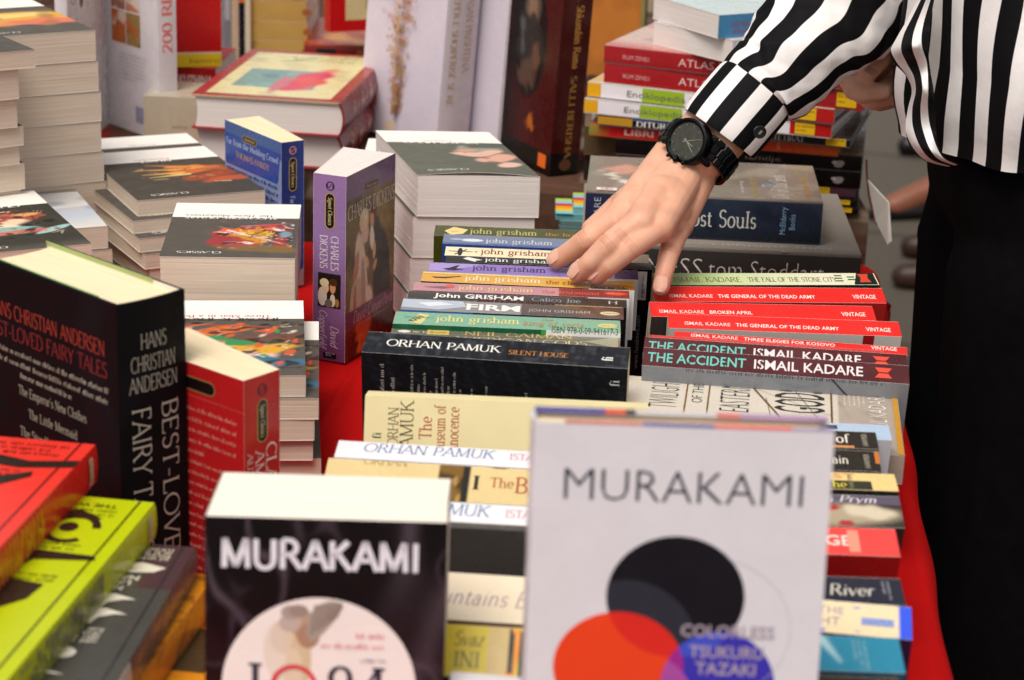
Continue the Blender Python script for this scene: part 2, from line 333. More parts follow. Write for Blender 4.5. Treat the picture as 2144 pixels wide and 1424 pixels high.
# ------------------------------------------------------------------ one book
LOG = []
def book(M, W, H, T, label, front='808080', spine='808080', back=None, name='paperback_book', hard=False, fin='gloss',
         paper='paper', group=None, cat='book', bend=None, bulge=None, seed=None, stickers=(), fan=0, fan_side=0, skew=0):
    """local axes: x from spine to fore-edge, y from foot to head, z from back cover to front cover; mm in, metres out.
    front/spine/back: a colour, an Art, or a function painting on a Face. Parts: front_cover, spine, back_cover, page_block"""
    LOG.append((name, label, W, H, T))
    seed = seed if seed is not None else len(LOG); rg = random.Random(seed)
    root = empty(name, M, label, cat, group)
    back = back if back is not None else front if not callable(front) else '909090'
    t = 2.4 if hard else .35; ov = 3.0 if hard else 0
    bl = bulge if bulge is not None else (3.0 if hard else .2)
    warp = None
    if skew:                                         # a slumped book block
        def warp(V): V = V.copy(); V[:, 0] += skew*(H-V[:, 1]); return V
    if fan:                                          # leaves standing a little open toward the fore-edge
        def warp(V):
            k = 1+fan*np.clip(V[:, 0]/W, 0, 1.2); V = V.copy()
            V[:, 2] = V[:, 2]*k if fan_side == 0 else T-(T-V[:, 2])*k
            return V
    def fbend(x, y): return 0 if bend is None else bend(x/W, y/H)
    def paint(face, what, nu=1, nv=1):
        if callable(what) and not isinstance(what, Art): what(face)
        else: face.base(what, nu, nv)
    # front cover
    mb = MB(warp); mb.smooth = bend is not None
    fm = lambda u, v, n: np.c_[u, v, T+n+fbend(u, v)+0*u]/1000
    fc = Face(mb, W, H, fm); fc.nu = fc.nv = 14 if bend else 1
    edge = lin('e8e0d8') if not hard else lin('b0a8a0')
    paint(fc, front, fc.nu, fc.nv)
    xs = np.linspace(0, W, 15 if bend else 2); ys = np.linspace(0, H, 15 if bend else 2)
    per = [(x, 0) for x in xs]+[(W, y) for y in ys[1:]]+[(x, H) for x in xs[::-1][1:]]+[(0, y) for y in ys[::-1][1:-1]]
    pu, pv = np.array(per).T; n_ = len(per)
    ec = edge
    if hard and not callable(front): ec = lin(front)
    elif hard: ec = mb.c[0].mean(0)
    mb.add(np.vstack([fm(pu, pv, 0), fm(pu, pv, -t)]), [(i, (i+1) % n_, n_+(i+1) % n_, n_+i) for i in range(n_)], ec)
    mb.add(fm(pu, pv, -t), [tuple(range(n_))] if bend is None else [], lin('e6ddd0')) if bend is None else None
    if bend is not None:
        U, V = np.meshgrid(xs, ys); mb.add(fm(U.ravel(), V.ravel(), -t), [(j*15+i, j*15+i+1, j*15+i+16, j*15+i+15) for j in range(14) for i in range(14)], lin('e6ddd0'))
    mb.build('front_cover', fin, root)
    # back cover
    mb = MB(warp); bf = Face(mb, W, H, lambda u, v, n: np.c_[W-u, v, -n+0*u]/1000); paint(bf, back)
    ec = edge if not hard else (lin(back) if not callable(back) else mb.c[0].mean(0))
    mb.box(0, 0, .02/1000, W/1000, H/1000, t/1000, ec); mb.build('back_cover', fin, root)
    # spine: a gently rounded strip, butting between the covers
    mb = MB(warp)
    def sm(u, v, n):
        q = np.clip((v-T/2)/(T/2), -1, 1); return np.c_[-bl*(1-q*q)-n-.02, H-u, np.clip(v, t*.5, T-t*.5)]/1000
    sp = Face(mb, H, T, sm); nv_ = 8 if bl > .8 else 4
    sp.nu, sp.nv = 1, nv_; sp.curved = bl > .3
    if callable(spine) and not isinstance(spine, Art): spine(sp)
    else: sp.base(spine, 1, nv_)
    qs = np.linspace(0, T, nv_+1)
    o0, o1 = sm(0*qs, qs, 0), sm(0*qs+H, qs, 0); th = np.array([max(t, .5)/1000, 0, 0])
    mb.add(np.vstack([o0, o0+th, o1, o1+th]), [(i, i+1, nv_+1+i+1, nv_+1+i) for i in range(nv_)]+[(2*nv_+2+i, 2*nv_+3+i, 3*nv_+4+i, 3*nv_+3+i) for i in range(nv_)]
           +[(nv_+1+i, nv_+2+i, 3*nv_+4+i, 3*nv_+3+i) for i in range(nv_)], mb.c[0].mean(0))
    mb.build('spine', fin, root, smooth=False)
    # page block: slabs of leaves with slightly uneven edges
    mb = MB(warp); nl = max(5, int(T/1.3)); z0, z1 = t+.05, T-t-.05
    jit = lambda: rg.gauss(0, .065 if not hard else .05)
    for i in range(nl):
        a, b = z0+(z1-z0)*i/nl, z0+(z1-z0)*(i+1)/nl; q = (i+.5)/nl*2-1
        cav = (3.0*(1-q*q) if hard else .5*(1-q*q))
        x1 = W-ov-.4-cav+jit(); y0 = ov+.35+abs(jit()); y1 = H-ov-.35-abs(jit()); x0 = .6-(bl*(1-q*q)*.8 if hard else .1)
        mb.box(x0/1000, y0/1000, a/1000, x1/1000, y1/1000, b/1000, (1, 1, 1))
    mb.build('page_block', paper, root)
    for (fc_, x, y, sw, sh, col, nm) in stickers:   # a sticker is a part of its own
        mb = MB(warp)
        if fc_ == 'front': f = Face(mb, W, H, lambda u, v, n: np.c_[u, v, T+n+.6+0*u]/1000)
        elif fc_ == 'back': f = Face(mb, W, H, lambda u, v, n: np.c_[W-u, v, -n-.6+0*u]/1000)
        else: f = Face(mb, H, T, lambda u, v, n: sm(u, v, n+.6))
        if callable(col): col(f, x, y, sw, sh)
        else: f.rect(x, y, x+sw, y+sh, col)
        mb.build(nm, 'matte', root)
    return root

# ------------------------------------------------------------------ poses
def frame(o, X, Y, Z):
    return Matrix(((X.x, Y.x, Z.x, o.x), (X.y, Y.y, Z.y, o.y), (X.z, Y.z, Z.z, o.z), (0, 0, 0, 1)))
UP = Vector((0, 0, 1))
def hor(v): v = Vector((v.x, v.y, 0)); return v.normalized()
def flat(nl, nr, z, T, H, W=None, turn=None, tilt=0):
    """lying front cover up, head toward the camera; nl, nr: pixels of the near corners of its top face at height z"""
    a, b = P(*nl, z), P(*nr, z); W = W or (a-b).length*1000
    X = hor(a-b) if turn is None else Vector((-math.cos(math.radians(turn)), -math.sin(math.radians(turn)), 0))
    Y = UP.cross(X)
    return frame(b-Y*H/1000-UP*T/1000, X, Y, UP), W
def flat_right(nr, z, T, H, W, turn=0):
    b = P(*nr, z); t = math.radians(turn); X = Vector((-math.cos(t), -math.sin(t), 0)); Y = UP.cross(X)
    return frame(b-Y*H/1000-UP*T/1000, X, Y, UP)
def spine_up(bl, br, fl, z, T, H=None, lean=None):
    """standing on its fore-edge, spine up, back cover to the camera. bl, br: far edge of the spine; fl: left end of its near edge"""
    a, b = P(*bl, z), P(*br, z); r = (b-a); r.z = 0; H = H or r.length*1000; r.normalize(); n = UP.cross(r)
    if lean is None:                                # how far the top leans toward the camera, from how wide the spine shows
        lo, hi = -25.0, 75.0
        for _ in range(30):
            m = (lo+hi)/2; c, s_ = math.cos(math.radians(m)), math.sin(math.radians(m))
            y = proj(a-(n*c+UP*s_)*T/1000)[1]
            lo, hi = (m, hi) if y < fl[1] else (lo, m)
        lean = max(lo, 1.5)
    c, s_ = math.cos(math.radians(lean)), math.sin(math.radians(lean))
    X = -(UP*c-n*s_); Z = n*c+UP*s_; Y = -r
    LOG.append(('  lean', round(lean, 1), round(H, 1)))
    return frame(a-Y*H/1000-Z*T/1000, X, Y, Z), H
def upright(c, f, s, z, H, side, W=None):
    """standing, spine toward the camera. c: top corner shared by spine and visible cover, f: far top corner of that cover, s: other top corner of the spine"""
    C_, F_, S_ = P(*c, z), P(*f, z), P(*s, z); X = hor(F_-C_); Z = X.cross(UP)
    T = (S_-C_).length*1000; W = W or (F_-C_).length*1000
    o = C_ if side == 'back' else C_-Z*T/1000
    return frame(o-UP*H/1000, X, UP, Z), W, T
def facing(tl, tr, z, H, T, lean=0):
    """standing with its front cover to the camera, leaning back; tl, tr: top corners of the front cover"""
    a, b = P(*tl, z), P(*tr, z); X = hor(b-a); W = (b-a).length*1000; n = UP.cross(X)
    c, s_ = math.cos(math.radians(lean)), math.sin(math.radians(lean)); Y = UP*c+n*s_; Z = X.cross(Y)
    return frame(a-Y*H/1000-Z*T/1000, X, Y, Z), W
# ------------------------------------------------------------------ small language for printed faces
def T_(t, x, y, h, col, font='sans', **k): return lambda f: f.text(t, x, y, h, col, font, **k)
def R_(x0, y0, x1, y1, col): return lambda f: f.rect(x0, y0, x1, y1, col)
def E_(cx, cy, rx, ry, col, **k): return lambda f: f.ell(cx, cy, rx, ry, col, **k)
def L_(*a, **k): return lambda f: f.lines(*a, **k)
def G_(*p, c): return lambda f: f.poly(p, c)
def K_(*a, **k): return lambda f: f.pill(*a, **k)
def S(base, *ops):
    def fn(f):
        f.base(base, getattr(f, 'nu', 1), getattr(f, 'nv', 4))
        for o in ops: o(f)
    return fn
def barcode(x, y, wd, ht, ang=0, seed=1):
    def fn(f):
        rg = random.Random(seed); f.rect(x, y, x+wd, y+ht, 'ece8e6'); u = x+wd*.1
        while u < x+wd*.9:
            b = rg.choice((.35, .35, .7, 1.0)); f.rect(u, y+ht*.22, u+b, y+ht*.88, '0c0c0c'); u += b+rg.choice((.35, .6, .9))
        f.lines(x+wd*.12, y+ht*.07, wd*.76, 1, 1.6, 2, lin('101010'), seed)
    return fn

# ------------------------------------------------------------------ setting: ground, tables, cloth
def slab(name, pts, z0, z1, mat, label=None, cat=None, kind=None, parent=None, col=(1, 1, 1)):
    mb = MB(); n = len(pts)
    V = [(x, y, z0) for x, y in pts]+[(x, y, z1) for x, y in pts]
    mb.add(V, [tuple(range(n))[::-1], tuple(range(n, 2*n))]+[(i, (i+1) % n, n+(i+1) % n, n+i) for i in range(n)], col)
    o = mb.build(name, mat, parent); return tag(o, label, cat, None, kind)
def paving():
    m, n, b = newmat('grey_tan_paving'); tc = nd(n, 'ShaderNodeTexCoord')
    br = nd(n, 'ShaderNodeTexBrick', Scale=1.0); br.inputs['Color1'].default_value = (*lin('5f564a'), 1); br.inputs['Color2'].default_value = (*lin('564d42'), 1)
    br.inputs['Mortar'].default_value = (*lin('40382e'), 1); br.inputs['Mortar Size'].default_value = .014; br.inputs['Brick Width'].default_value = 1.3; br.inputs['Row Height'].default_value = .85
    mp = nd(n, 'ShaderNodeMapping'); mp.inputs['Rotation'].default_value = (0, 0, .35); n.links.new(tc.outputs['Object'], mp.inputs[0]); n.links.new(mp.outputs[0], br.inputs['Vector'])
    z = noise(n, 60, 6, tc.outputs['Object']); mx = nd(n, 'ShaderNodeMix', data_type='RGBA', blend_type='MULTIPLY'); mx.inputs[0].default_value = .55
    n.links.new(br.outputs[0], mx.inputs[6]); n.links.new(z.outputs[0], mx.inputs[7]); n.links.new(mx.outputs[2], b.inputs['Base Color'])
    b.inputs['Roughness'].default_value = .8; bump(n, b, z.outputs[0], .3, .003); return m
MAT['paving'] = paving()
MAT['wood'] = plain('table_wood', '6a5038', .6, .3, .2, 12)
MAT['rug_paint'] = print_mat('woven_rug', .95, .05, .35, .8)
mb = MB(); mb.add([(-120, -60, GROUND), (120, -60, GROUND), (120, 240, GROUND), (-120, 240, GROUND)], [(0, 1, 2, 3)], (1, 1, 1))
tag(mb.build('pavement', 'paving'), kind='structure')

pr = [P(1846, 548, 0), P(1888, 850, 0), P(1945, 1065, 0), P(2008, 1424, 0)]
fx = pr[0].x; fy = pr[0].y+.02
sl = (pr[3].x-pr[0].x)/(pr[3].y-pr[0].y)
ex = lambda y: fx+sl*(y-pr[0].y)              # right-hand edge of the front table
def table(name, x0, x1a, x1b, y0, y1, z, label, y0b=None):
    y0b = y0 if y0b is None else y0b
    r = empty(name, Vector(((x0+x1a)/2, (y0+y1)/2, GROUND)), label, 'table')
    off = -r.location
    o = slab('table_top', [(x0, y0), (x1b, y0b), (x1a, y1), (x0, y1)], z-.035, z-.006, 'wood', parent=r); o.location = off
    for lx, ly in ((x0+.1, y0+.1), (x1b-.1, y0b+.1), (x1a-.12, y1-.1), (x0+.1, y1-.1)):
        o = slab('leg', [(lx-.025, ly-.025), (lx+.025, ly-.025), (lx+.025, ly+.025), (lx-.025, ly+.025)], GROUND, z-.035, 'wood', parent=r); o.location = off
table('trestle_table', -1.05, fx-.015, ex(.55)-.015, .55, fy-.015, 0, 'wooden trestle table in front carrying the red cloth and the paperbacks')
RY1, RZ = 4.3, .03
qa, qb = P(1150, 388, RZ), P(1815, 447, RZ); rs = (qb.y-qa.y)/(qb.x-qa.x); RE = lambda x: qa.y+rs*(x-qa.x)   # near edge of the back table
rx = P(1815, 440, RZ).x
table('trestle_table', -1.5, rx-.01, rx-.01, RE(-1.5)+.012, RY1, RZ, 'second wooden table at the back under the patterned brown rug', RE(rx)+.012)

def cloth():
    m, n, b = newmat('red_table_cloth'); tc = nd(n, 'ShaderNodeTexCoord')
    z = noise(n, 9, 4, tc.outputs['Object']); fine = nd(n, 'ShaderNodeTexWave', Scale=260, Distortion=2.5); fine.bands_direction = 'DIAGONAL'
    n.links.new(tc.outputs['Object'], fine.inputs['Vector'])
    cr = nd(n, 'ShaderNodeValToRGB'); cr.color_ramp.elements[0].color = (*lin('a50a0b'), 1); cr.color_ramp.elements[1].color = (*lin('be1210'), 1)
    n.links.new(z.outputs[0], cr.inputs[0]); n.links.new(cr.outputs[0], b.inputs['Base Color'])
    b.inputs['Roughness'].default_value = .8; b.inputs['Specular IOR Level'].default_value = .06
    bump(n, b, fine.outputs[0], .5, .0008); return m
MAT['redcloth'] = cloth()
# cloth: a sheet over the table that turns down over its edges, with rounded edges and soft folds
mb = MB()
def cloth_sheet():
    nx, ny = 150, 130; x0, y0 = -1.04, .56; drop = .42; r = .018
    us = np.linspace(-drop, 1, 60); V, idx = [], {}
    S_, T_ = [], []
    xs = np.concatenate([np.linspace(-1.04, -.2, 30), np.linspace(-.19, .30, 110), np.linspace(.302, .80, 110)])
    ys = np.concatenate([np.linspace(.16, .70, 30), np.linspace(.71, 2.0, 120), np.linspace(2.01, fy+drop, 80)])
    X, Y = np.meshgrid(xs, ys)
    XE = fx+sl*(np.minimum(Y, fy)-pr[0].y)
    a = X-XE; bq = Y-fy; c = .56-Y
    d = np.maximum.reduce([a, bq, c])                 # flat distance past the nearest edge
    both = np.where((a > -.05) & (bq > -.05), np.hypot(np.maximum(a+.05, 0), np.maximum(bq+.05, 0))-.05, d)
    d = np.maximum(d, both)
    over = np.maximum(d+r, 0); q = np.minimum(over/r, math.pi/2)
    down = np.where(over > 0, r*(1-np.cos(q))+np.maximum(over-r*math.pi/2, 0), 0)
    back = np.where(over > 0, over-r*np.sin(q), 0)
    fold = np.clip(down/.15, 0, 1)*.018*np.sin(Y*31+1.1*np.sin(X*9))
    Xn = np.where(a >= np.maximum(bq, c), X-back+fold, np.minimum(X, XE+.012)); Yn = np.where((bq > a) & (bq >= c), Y-back, np.where((c > a) & (c > bq), Y+back, np.minimum(Y, fy+.012)))
    Z = -down+.0016*np.sin(X*23+Y*14)*np.clip(-d/.05, 0, 1)-.002
    ridge = lambda px0, py0, px1, py1, wd, ht: (lambda p, q: ht*np.exp(-((((X-p.x)*(q.y-p.y)-(Y-p.y)*(q.x-p.x))/(q-p).length/wd)**2))*np.clip(1-np.abs(((X-p.x)*(q.x-p.x)+(Y-p.y)*(q.y-p.y))/(q-p).length_squared-.5)*2.2+.6, 0, 1))(P(px0, py0, 0), P(px1, py1, 0))
    Z = Z+ridge(765, 742, 668, 900, .0035, .006)+ridge(722, 800, 690, 960, .006, .003)-ridge(750, 760, 690, 940, .008, .003)+ridge(1880, 960, 1960, 1300, .01, .004)
    ny_, nx_ = X.shape; f = [(j*nx_+i, j*nx_+i+1, (j+1)*nx_+i+1, (j+1)*nx_+i) for j in range(ny_-1) for i in range(nx_-1)]
    mb.add(np.c_[Xn.ravel(), Yn.ravel(), Z.ravel()], f, (1, 1, 1))
cloth_sheet()
tag(mb.build('tablecloth', 'redcloth', smooth=True), 'plain red cloth over the front table, hanging down its right edge', 'tablecloth')

# rug over the back table
mb = MB()
rug = Art('5a4034', 7).blot('8a7a68', .05, .05, .8).blot('b8242a', .07, .55, .8).blot('2e1c18', .045, .35, .8).blot('c9b9a4', .03, .8, .8)
xs = np.linspace(-1.5, rx, 200); prof = [(-.004, -.13)]+[(-.004, z) for z in np.linspace(-.1, .02, 8)]+[(0, RZ-.003), (.006, RZ)]+[(y, RZ) for y in np.linspace(.02, RY1-2.4, 60)]
V = np.array([(x, RE(x)+y+.004*math.sin(x*40), z) for (y, z) in prof for x in xs]); nx_ = len(xs)
mb.add(V, [(j*nx_+i, j*nx_+i+1, (j+1)*nx_+i+1, (j+1)*nx_+i) for j in range(len(prof)-1) for i in range(nx_-1)], rug(V[:, 0]+V[:, 2]*.7, V[:, 1]-V[:, 2]))
tag(mb.build('table_rug', 'rug_paint'), 'mottled brown and red rug spread over the back table', 'rug')

# ------------------------------------------------------------------ front: the two display books facing the camera
M, W = facing((428, 1080), (938, 1095), .196, 198, 73, 4)
veins = Art('0c0b0e', 3).blot('1e1216', 30, .2, .8).vein('4e444c', 26, .16, .8).vein('5a4e58', 15, .10, .75).vein('443a44', 9, .10, .6).blot('0c0b0d', 22, .6, .7)
W1 = W
def q84(f):
    f.base(veins)
    f.text('MURAKAMI', W*.068, 170, 16, 'e6e6ee', 'serif', wd=W*.83, tk=.17, tn=.15, sf=0)
    f.ell(W*.477, 103, W*.407, W*.407, 'f0e7e2', n=72)
    for (x, y, rx_, ry_, c) in ((.315, 124, 9, 17, 'e4d8ca'), (.335, 132, 8, 10, 'dccdbd'), (.385, 131, 7, 15, 'dccbb2'), (.40, 120, 5.5, 18, 'd3bf9c'), (.37, 112, 5, 14, 'ddccb0'), (.415, 139, 7.5, 8, 'b89c86'), (.43, 133, 6, 7, 'ac866e'), (.355, 140, 6, 5, 'bfaea4'), (.36, 146, 5.5, 4, 'aa9a94'), (.39, 147, 5, 3.4, '9c8a80')):
        f.ell(W*x, y, rx_, ry_, c, n=24)
    f.poly([(W*.43, 143), (W*.46, 150), (W*.52, 153), (W*.565, 152.5), (W*.575, 150), (W*.55, 144), (W*.50, 136), (W*.45, 129), (W*.42, 134)], 'a89a90')
    for k in range(10): f.poly([(W*(.437+.012*k), 133+1.2*k), (W*(.455+.0125*k), 150.5+.15*k), (W*(.459+.0125*k), 150.5+.15*k), (W*(.442+.012*k), 133.4+1.2*k)], '786c66')
    f.lines(W*.63, 132.5, W*.12, 1, 3.2, 4, lin('dd8098'), 3); f.lines(W*.485, 126.5, W*.255, 1, 3.2, 4, lin('dd8098'), 4); f.lines(W*.65, 119, W*.10, 1, 2.6, 4, lin('a09aa4'), 5)
    f.text('1', W*.165, 91, 26, '3c3a4c', 'serif', tk=.12); f.ell(W*.372, 104, 12.5, 12.8, 'd8404c', ring=2.4, n=48)
    f.text('84', W*.505, 91, 25, '3c3a4c', 'serif', tk=.11, wd=W*.27)
book(M, W, 198, 73, 'thick black paperback facing the camera, MURAKAMI in white above a white disc with a bird', q84,
     S('100e12', T_('MURAKAMI', 20, 24, 14, 'e6e6ee')), '141114', paper='bright', fin='gloss', name='paperback_book')
M, W = facing((1120, 884), (1748, 906), .272, 205, 29, 6)
def tsu(f):
    f.base('d6d3d8')
    f.text('MURAKAMI', W*.092, 166.5, 17.5, '2c3040', wd=W*.815, bold=-.012)
    def disc(px, py): return ((px-1112)/628*W, 205-(py-893)/4.27/.962)
    cx, cy = disc(1425, 1250); K = (cx, cy, 34.3, 31.5); rx_, ry_ = disc(1310, 1405); O = (rx_, ry_, 32.5, 29); bx, by = disc(1525, 1440); B = (bx, by, 28.5, 29)
    f.ell(*K, '14121a', n=72); f.lens(K, (cx-24, cy-28, 36, 36), '2b2d36')
    f.ell(*O, 'e2421e', n=72); f.lens(O, K, 'd42a22'); f.ell(*B, '3a32a8', n=72); f.lens(B, K, '3f4fc0'); f.lens(O, B, '9a2a88'); f.lens((rx_+4, ry_-16, 34, 26), B, 'a44c9e'); f.ell(cx+14, cy-16, 44, 38, 'c6c2c8', ring=.25, n=60, a0=-60, a1=75)
    tx = (1540-1112)/628*W
    for t, py, wd in (('COLORLESS', 1333, 47), ('TSUKURU', 1378, 37), ('TAZAKI', 1414, 30)):
        f.text(t, tx, disc(0, py)[1], 6.6, 'a89aa8', wd=wd, al='c', bold=.02)
def tsu_edge(f):
    f.base('d9d6da')
r = book(M, W, 205, 29, 'white hardback facing the camera, MURAKAMI above black, orange and blue discs', tsu, S('d2cfd6', T_('MURAKAMI', 15, 7, 8, '2c3040')), 'd4d0d4',
     name='hardback_book', hard=True, paper='cream', fin='gloss', bulge=2)
# coloured lining shows along the top edges of its jacket
mb = MB(); z1 = .029
for x0, x1, c, zz in ((.0, .24, '3b349c', 0), (.24, .31, 'e04a34', 0), (.31, .345, '1a1418', 0), (.345, .62, 'cfc9cc', 0), (.62, .70, 'd96a6a', 0), (.70, 1.0, 'b08cb4', 0),
                      (.10, .36, 'c86a60', 1), (.36, .60, '4a4494', 1), (.60, .86, 'dc4a50', 1), (.86, 1.0, 'a090b4', 1)):
    za, zb = ((-.0002, .0075), (z1-.0055, z1+.0001))[zz]
    mb.box(x0*W/1000, .2051, za, x1*W/1000, .2056, zb, lin(c))
mb.build('jacket_lining', 'gloss', r)
WM = M
# flat books hidden under the white hardback carry it
base_y = M.translation.y
for k, zt in enumerate((.068, .034)):
    o = Vector((M.translation.x+.14, base_y-.05, zt)); X = Vector((-1, 0, 0)); Y = Vector((0, -1, 0))
    book(frame(Vector((M.translation.x+.15, base_y+.05, zt-.033)), X, Vector((0, -1, 0)), UP), 130, 170, 33,
         ('plain navy book lying under the white hardback', 'plain brown book lowest under the white hardback')[k], ('20284a', '5a4030')[k], ('20284a', '5a4030')[k], name='paperback_book')

# ------------------------------------------------------------------ middle column, spines up
def mid(label, bl, br, fl, T, spine, back, H=None, W=110, z=.121, lean=None, front=None, fin='gloss', hard=False, paper='paper', group='books standing spine up in the middle row', **k):
    M, H = spine_up(bl, br, fl, z, T, H, lean)
    return book(M, W, H, T, label, front or '606060', spine, back, name='hardback_book' if hard else 'paperback_book', hard=hard, fin=fin, paper=paper, group=group, **k)
jg = dict(font='serif', tk=.12, tn=.05)
def jgt(x, y, h, c, wd=64): return T_('john grisham', x, y, h, c, wd=wd, **jg)
mid('olive paperback spine with a pale folded paper, farthest of the row under the hand', (912, 471), (1352, 488), (914, 493), 27,
    S('4e5028', G_((9, 12), (17, 23), (30, 17), (26, 6), (15, 3), c='e6d08a'), G_((15, 11), (22, 13), (22, 12.4), (15, 10.4), c='9a8450'), jgt(32, 8, 13, 'c2b87a', 61), T_('the broker', 100, 9, 8, 'b4824a', font='serif')), '3a4216', H=178)
mid('grey blue laminated paperback spine with a white figure, second in the row under the hand', (930, 490), (1352, 508), (931, 510), 23,
    S('76809a', E_(26, 10, 10, 3.4, 'd8dce4'), E_(12, 11, 6, 2.2, 'a8b4cc'), jgt(38, 6, 10, 'c8ccd4', 60), R_(0, .5, 178, 3, '5a6a98')),
    S('2a4a9a', L_(100, 172, 60, 1, 3, 4, lin('c8d4f0'), 3, 270)), H=178, fin='high')
mid('cream paperback spine with a small windmill silhouette, under the fingertips', (934, 516), (1352, 533), (934, 535), 22,
    S('efdfb8', E_(13, 10, 2.2, 9, '1e2430'), R_(3, 10, 24, 11.2, '2a3040'), G_((8, 4), (18, 16), (19, 15), (9, 3), c='2a3040'), E_(27, 11, 1.4, 1, 'a04a4a'), T_('john grisham', 31, 7, 12.5, '8a3030', wd=61, **jg)), S('1c2c6a'), H=178)
def blackback(f):
    f.base('0b0b0c'); barcode(82, 4, 26, 38, seed=4)(f); f.text('7169', 84, 5, 3, '141414')
    f.poly([(58, 14), (60, 24), (20, 30), (14, 14)], 'b4aca8'); f.lines(57, 16, 38, 3, 1.8, 4, lin('3a3432'), 8, 180); f.text('www.facebook.com', 18, 8, 4, '9aa0a8', wd=50)
mid('black paperback spine with a white bird and white lettering, barcode on its back cover', (934, 534.5), (1358, 551), (934, 548), 17,
    S('1d1c1a', G_((15, 9), (19, 14), (24, 11), (32, 7), (26, 5), (27, 2), (22, 4), c='e8e6de'), T_('john grisham', 34, 4.5, 9.5, 'e8e4d8', wd=62, **jg)), blackback, H=178)
def pback(f):
    f.base('0e0d10'); f.rect(60, 0, 110, 26, 'e2dee2'); f.rect(78, 0, 110, 178, 'e2dee2'); f.lines(92, 22, 12, 2, 2, 4, lin('2a2a2a'), 4)
mid('lilac paperback spine with a small black bird, crossed by two fingertips', (900, 549), (1333, 566), (898, 568.5), 24,
    S('8d72b8', G_((0, 22), (0, 2), (14, 2), (44, 22), c='a894cc'), L_(26, 18, 16, 3, 1.2, 3, lin('d8ccea'), 3), G_((12, 8), (17, 10), (23, 17), (26, 18), (23, 10), (30, 8), (22, 5), (16, 5), c='1c1828'), T_('john grisham', 37, 7.5, 13, '3a2858', wd=63, **jg),
      R_(158, .5, 178, 23, '3c2a5a')), pback, H=178, W=106)
def gback(f):
    f.base('100e0e'); f.rect(0, 40, 110, 44, 'd8a040'); f.rect(62, 0, 110, 40, 'e6e2e0'); f.lines(106, 36, 30, 1, 3, 4, lin('383434'), 2, 270); f.rect(104, 0, 110, 178, '141010'); f.rect(104, 0, 110, 38, 'e6e2e0')
mid('gold yellow paperback spine with a dark pen, under two fingertips', (886, 569), (1319, 588), (885, 588.5), 24,
    S('d9a448', R_(0, 20.5, 178, 24, 'f0d080'), G_((8, 12), (18, 12), (32, 16), (33, 15), (20, 9), (11, 9), c='3a2c14'), T_('john grisham', 36, 6.5, 12.5, 'f0e2c0', wd=64, **jg), T_('the client', 104, 6, 9, '8a5a20', font='serif', wd=34),
      R_(128, .5, 178, 10, 'a86c14')), gback, H=178, W=106)
mid('pink paperback spine with a red oval at its right end', (868, 591), (1311, 609), (867, 607.5), 20,
    S('c08a90', G_((8, 9), (24, 12), (32, 9), (24, 6), c='8a5660'), E_(30, 13, 4, 4, 'd8584c'), T_('john grisham', 37, 5.5, 11.5, 'e8c88a', wd=62, **jg), R_(120, .5, 178, 19, '8a3a36'), T_('the testament', 106, 5, 8, 'c86a5a', font='serif', wd=48), E_(167, 10, 9.5, 4.4, 'd8482c'), T_('ARROW', 160, 8.6, 2.6, 'e8a070')),
    S('6a2a34', R_(60, 0, 110, 34, 'e4e0de')), H=178, W=106)
mid('dark brown spine reading John GRISHAM Calico Joe', (857, 608.5), (1305, 628), (856, 624), 19,
    S('3a332e', T_('John GRISHAM', 22, 5, 10.5, 'f0eae4', wd=72, bold=.025), T_('Calico Joe', 101, 5, 9.5, '7aa0a0', font='serif', wd=40), T_('H', 163, 6, 7, 'c8c4bc', 'serif', wd=8)),
    S('1a1512', L_(106, 120, 70, 1, 3, 4, lin('7a2020'), 6, 270), R_(100, 4, 106, 58, 'd8b468')), H=178, W=106)
mid('silver grey spine reading THE FIRM, with a pale reflection painted on', (845, 625), (1298, 645), (840, 648), 27,
    S('8e8a88', G_((0, 26), (0, 6), (30, 3), (52, 12), (48, 26), c='b8c0cc'), G_((12, 18), (30, 22), (42, 16), (22, 10), c='e0e4ea'), T_('THE', 45, 18, 4, 'e8e4e0'), T_('FIRM', 51, 6, 14, 'f2eee8', wd=44, bold=.03), R_(96, .5, 178, 26, '5a463c'),  # pale patches at the left end are a reflection put into the colour
      T_('JOHN GRISHAM', 102, 8, 6.5, 'b0a8a0', wd=49), E_(167, 11, 8, 4.4, 'd8c8a4'), T_('ARROW', 161.5, 9.7, 2.6, '6a5040')),
    S('0d0c10', R_(100, 20, 106, 178, '142444'), R_(96, 120, 106, 178, '3a6aa8')), H=178, W=106, fin='high')
mid('sage green spine with a stamped label, john grisham in yellow', (829, 652), (1283, 671), (825, 677), 29,
    S('7fae92', G_((13, 4), (19, 26), (27, 23), (22, 1), c='d8cc84'), T_('RAIN', 16, 5, 6, '3c4a2c', ang=60, wd=15, bold=.02), T_('john grisham', 33, 9, 15, 'e8d88a', wd=66, **jg), 
      T_('the', 116, 20, 6, 'b8824a', font='serif'), T_('king of torts', 102, 8, 10, 'b8824a', font='serif', wd=48), E_(168, 14, 8, 5, 'd4cc88'), T_('ARROW', 162.5, 12.6, 2.8, '56704c'), L_(8, 15, 22, 1, 3, 4, lin('5e8a70'), 2)),
    S('0e5a3a', R_(84, 0, 106, 58, 'e4e6e0'), R_(84, 58, 106, 62, '3a9a3a'), T_('ISBN 978-0-09-941617-3', 104, 54, 5.6, '262a24', wd=52, ang=270)), H=178, W=106)
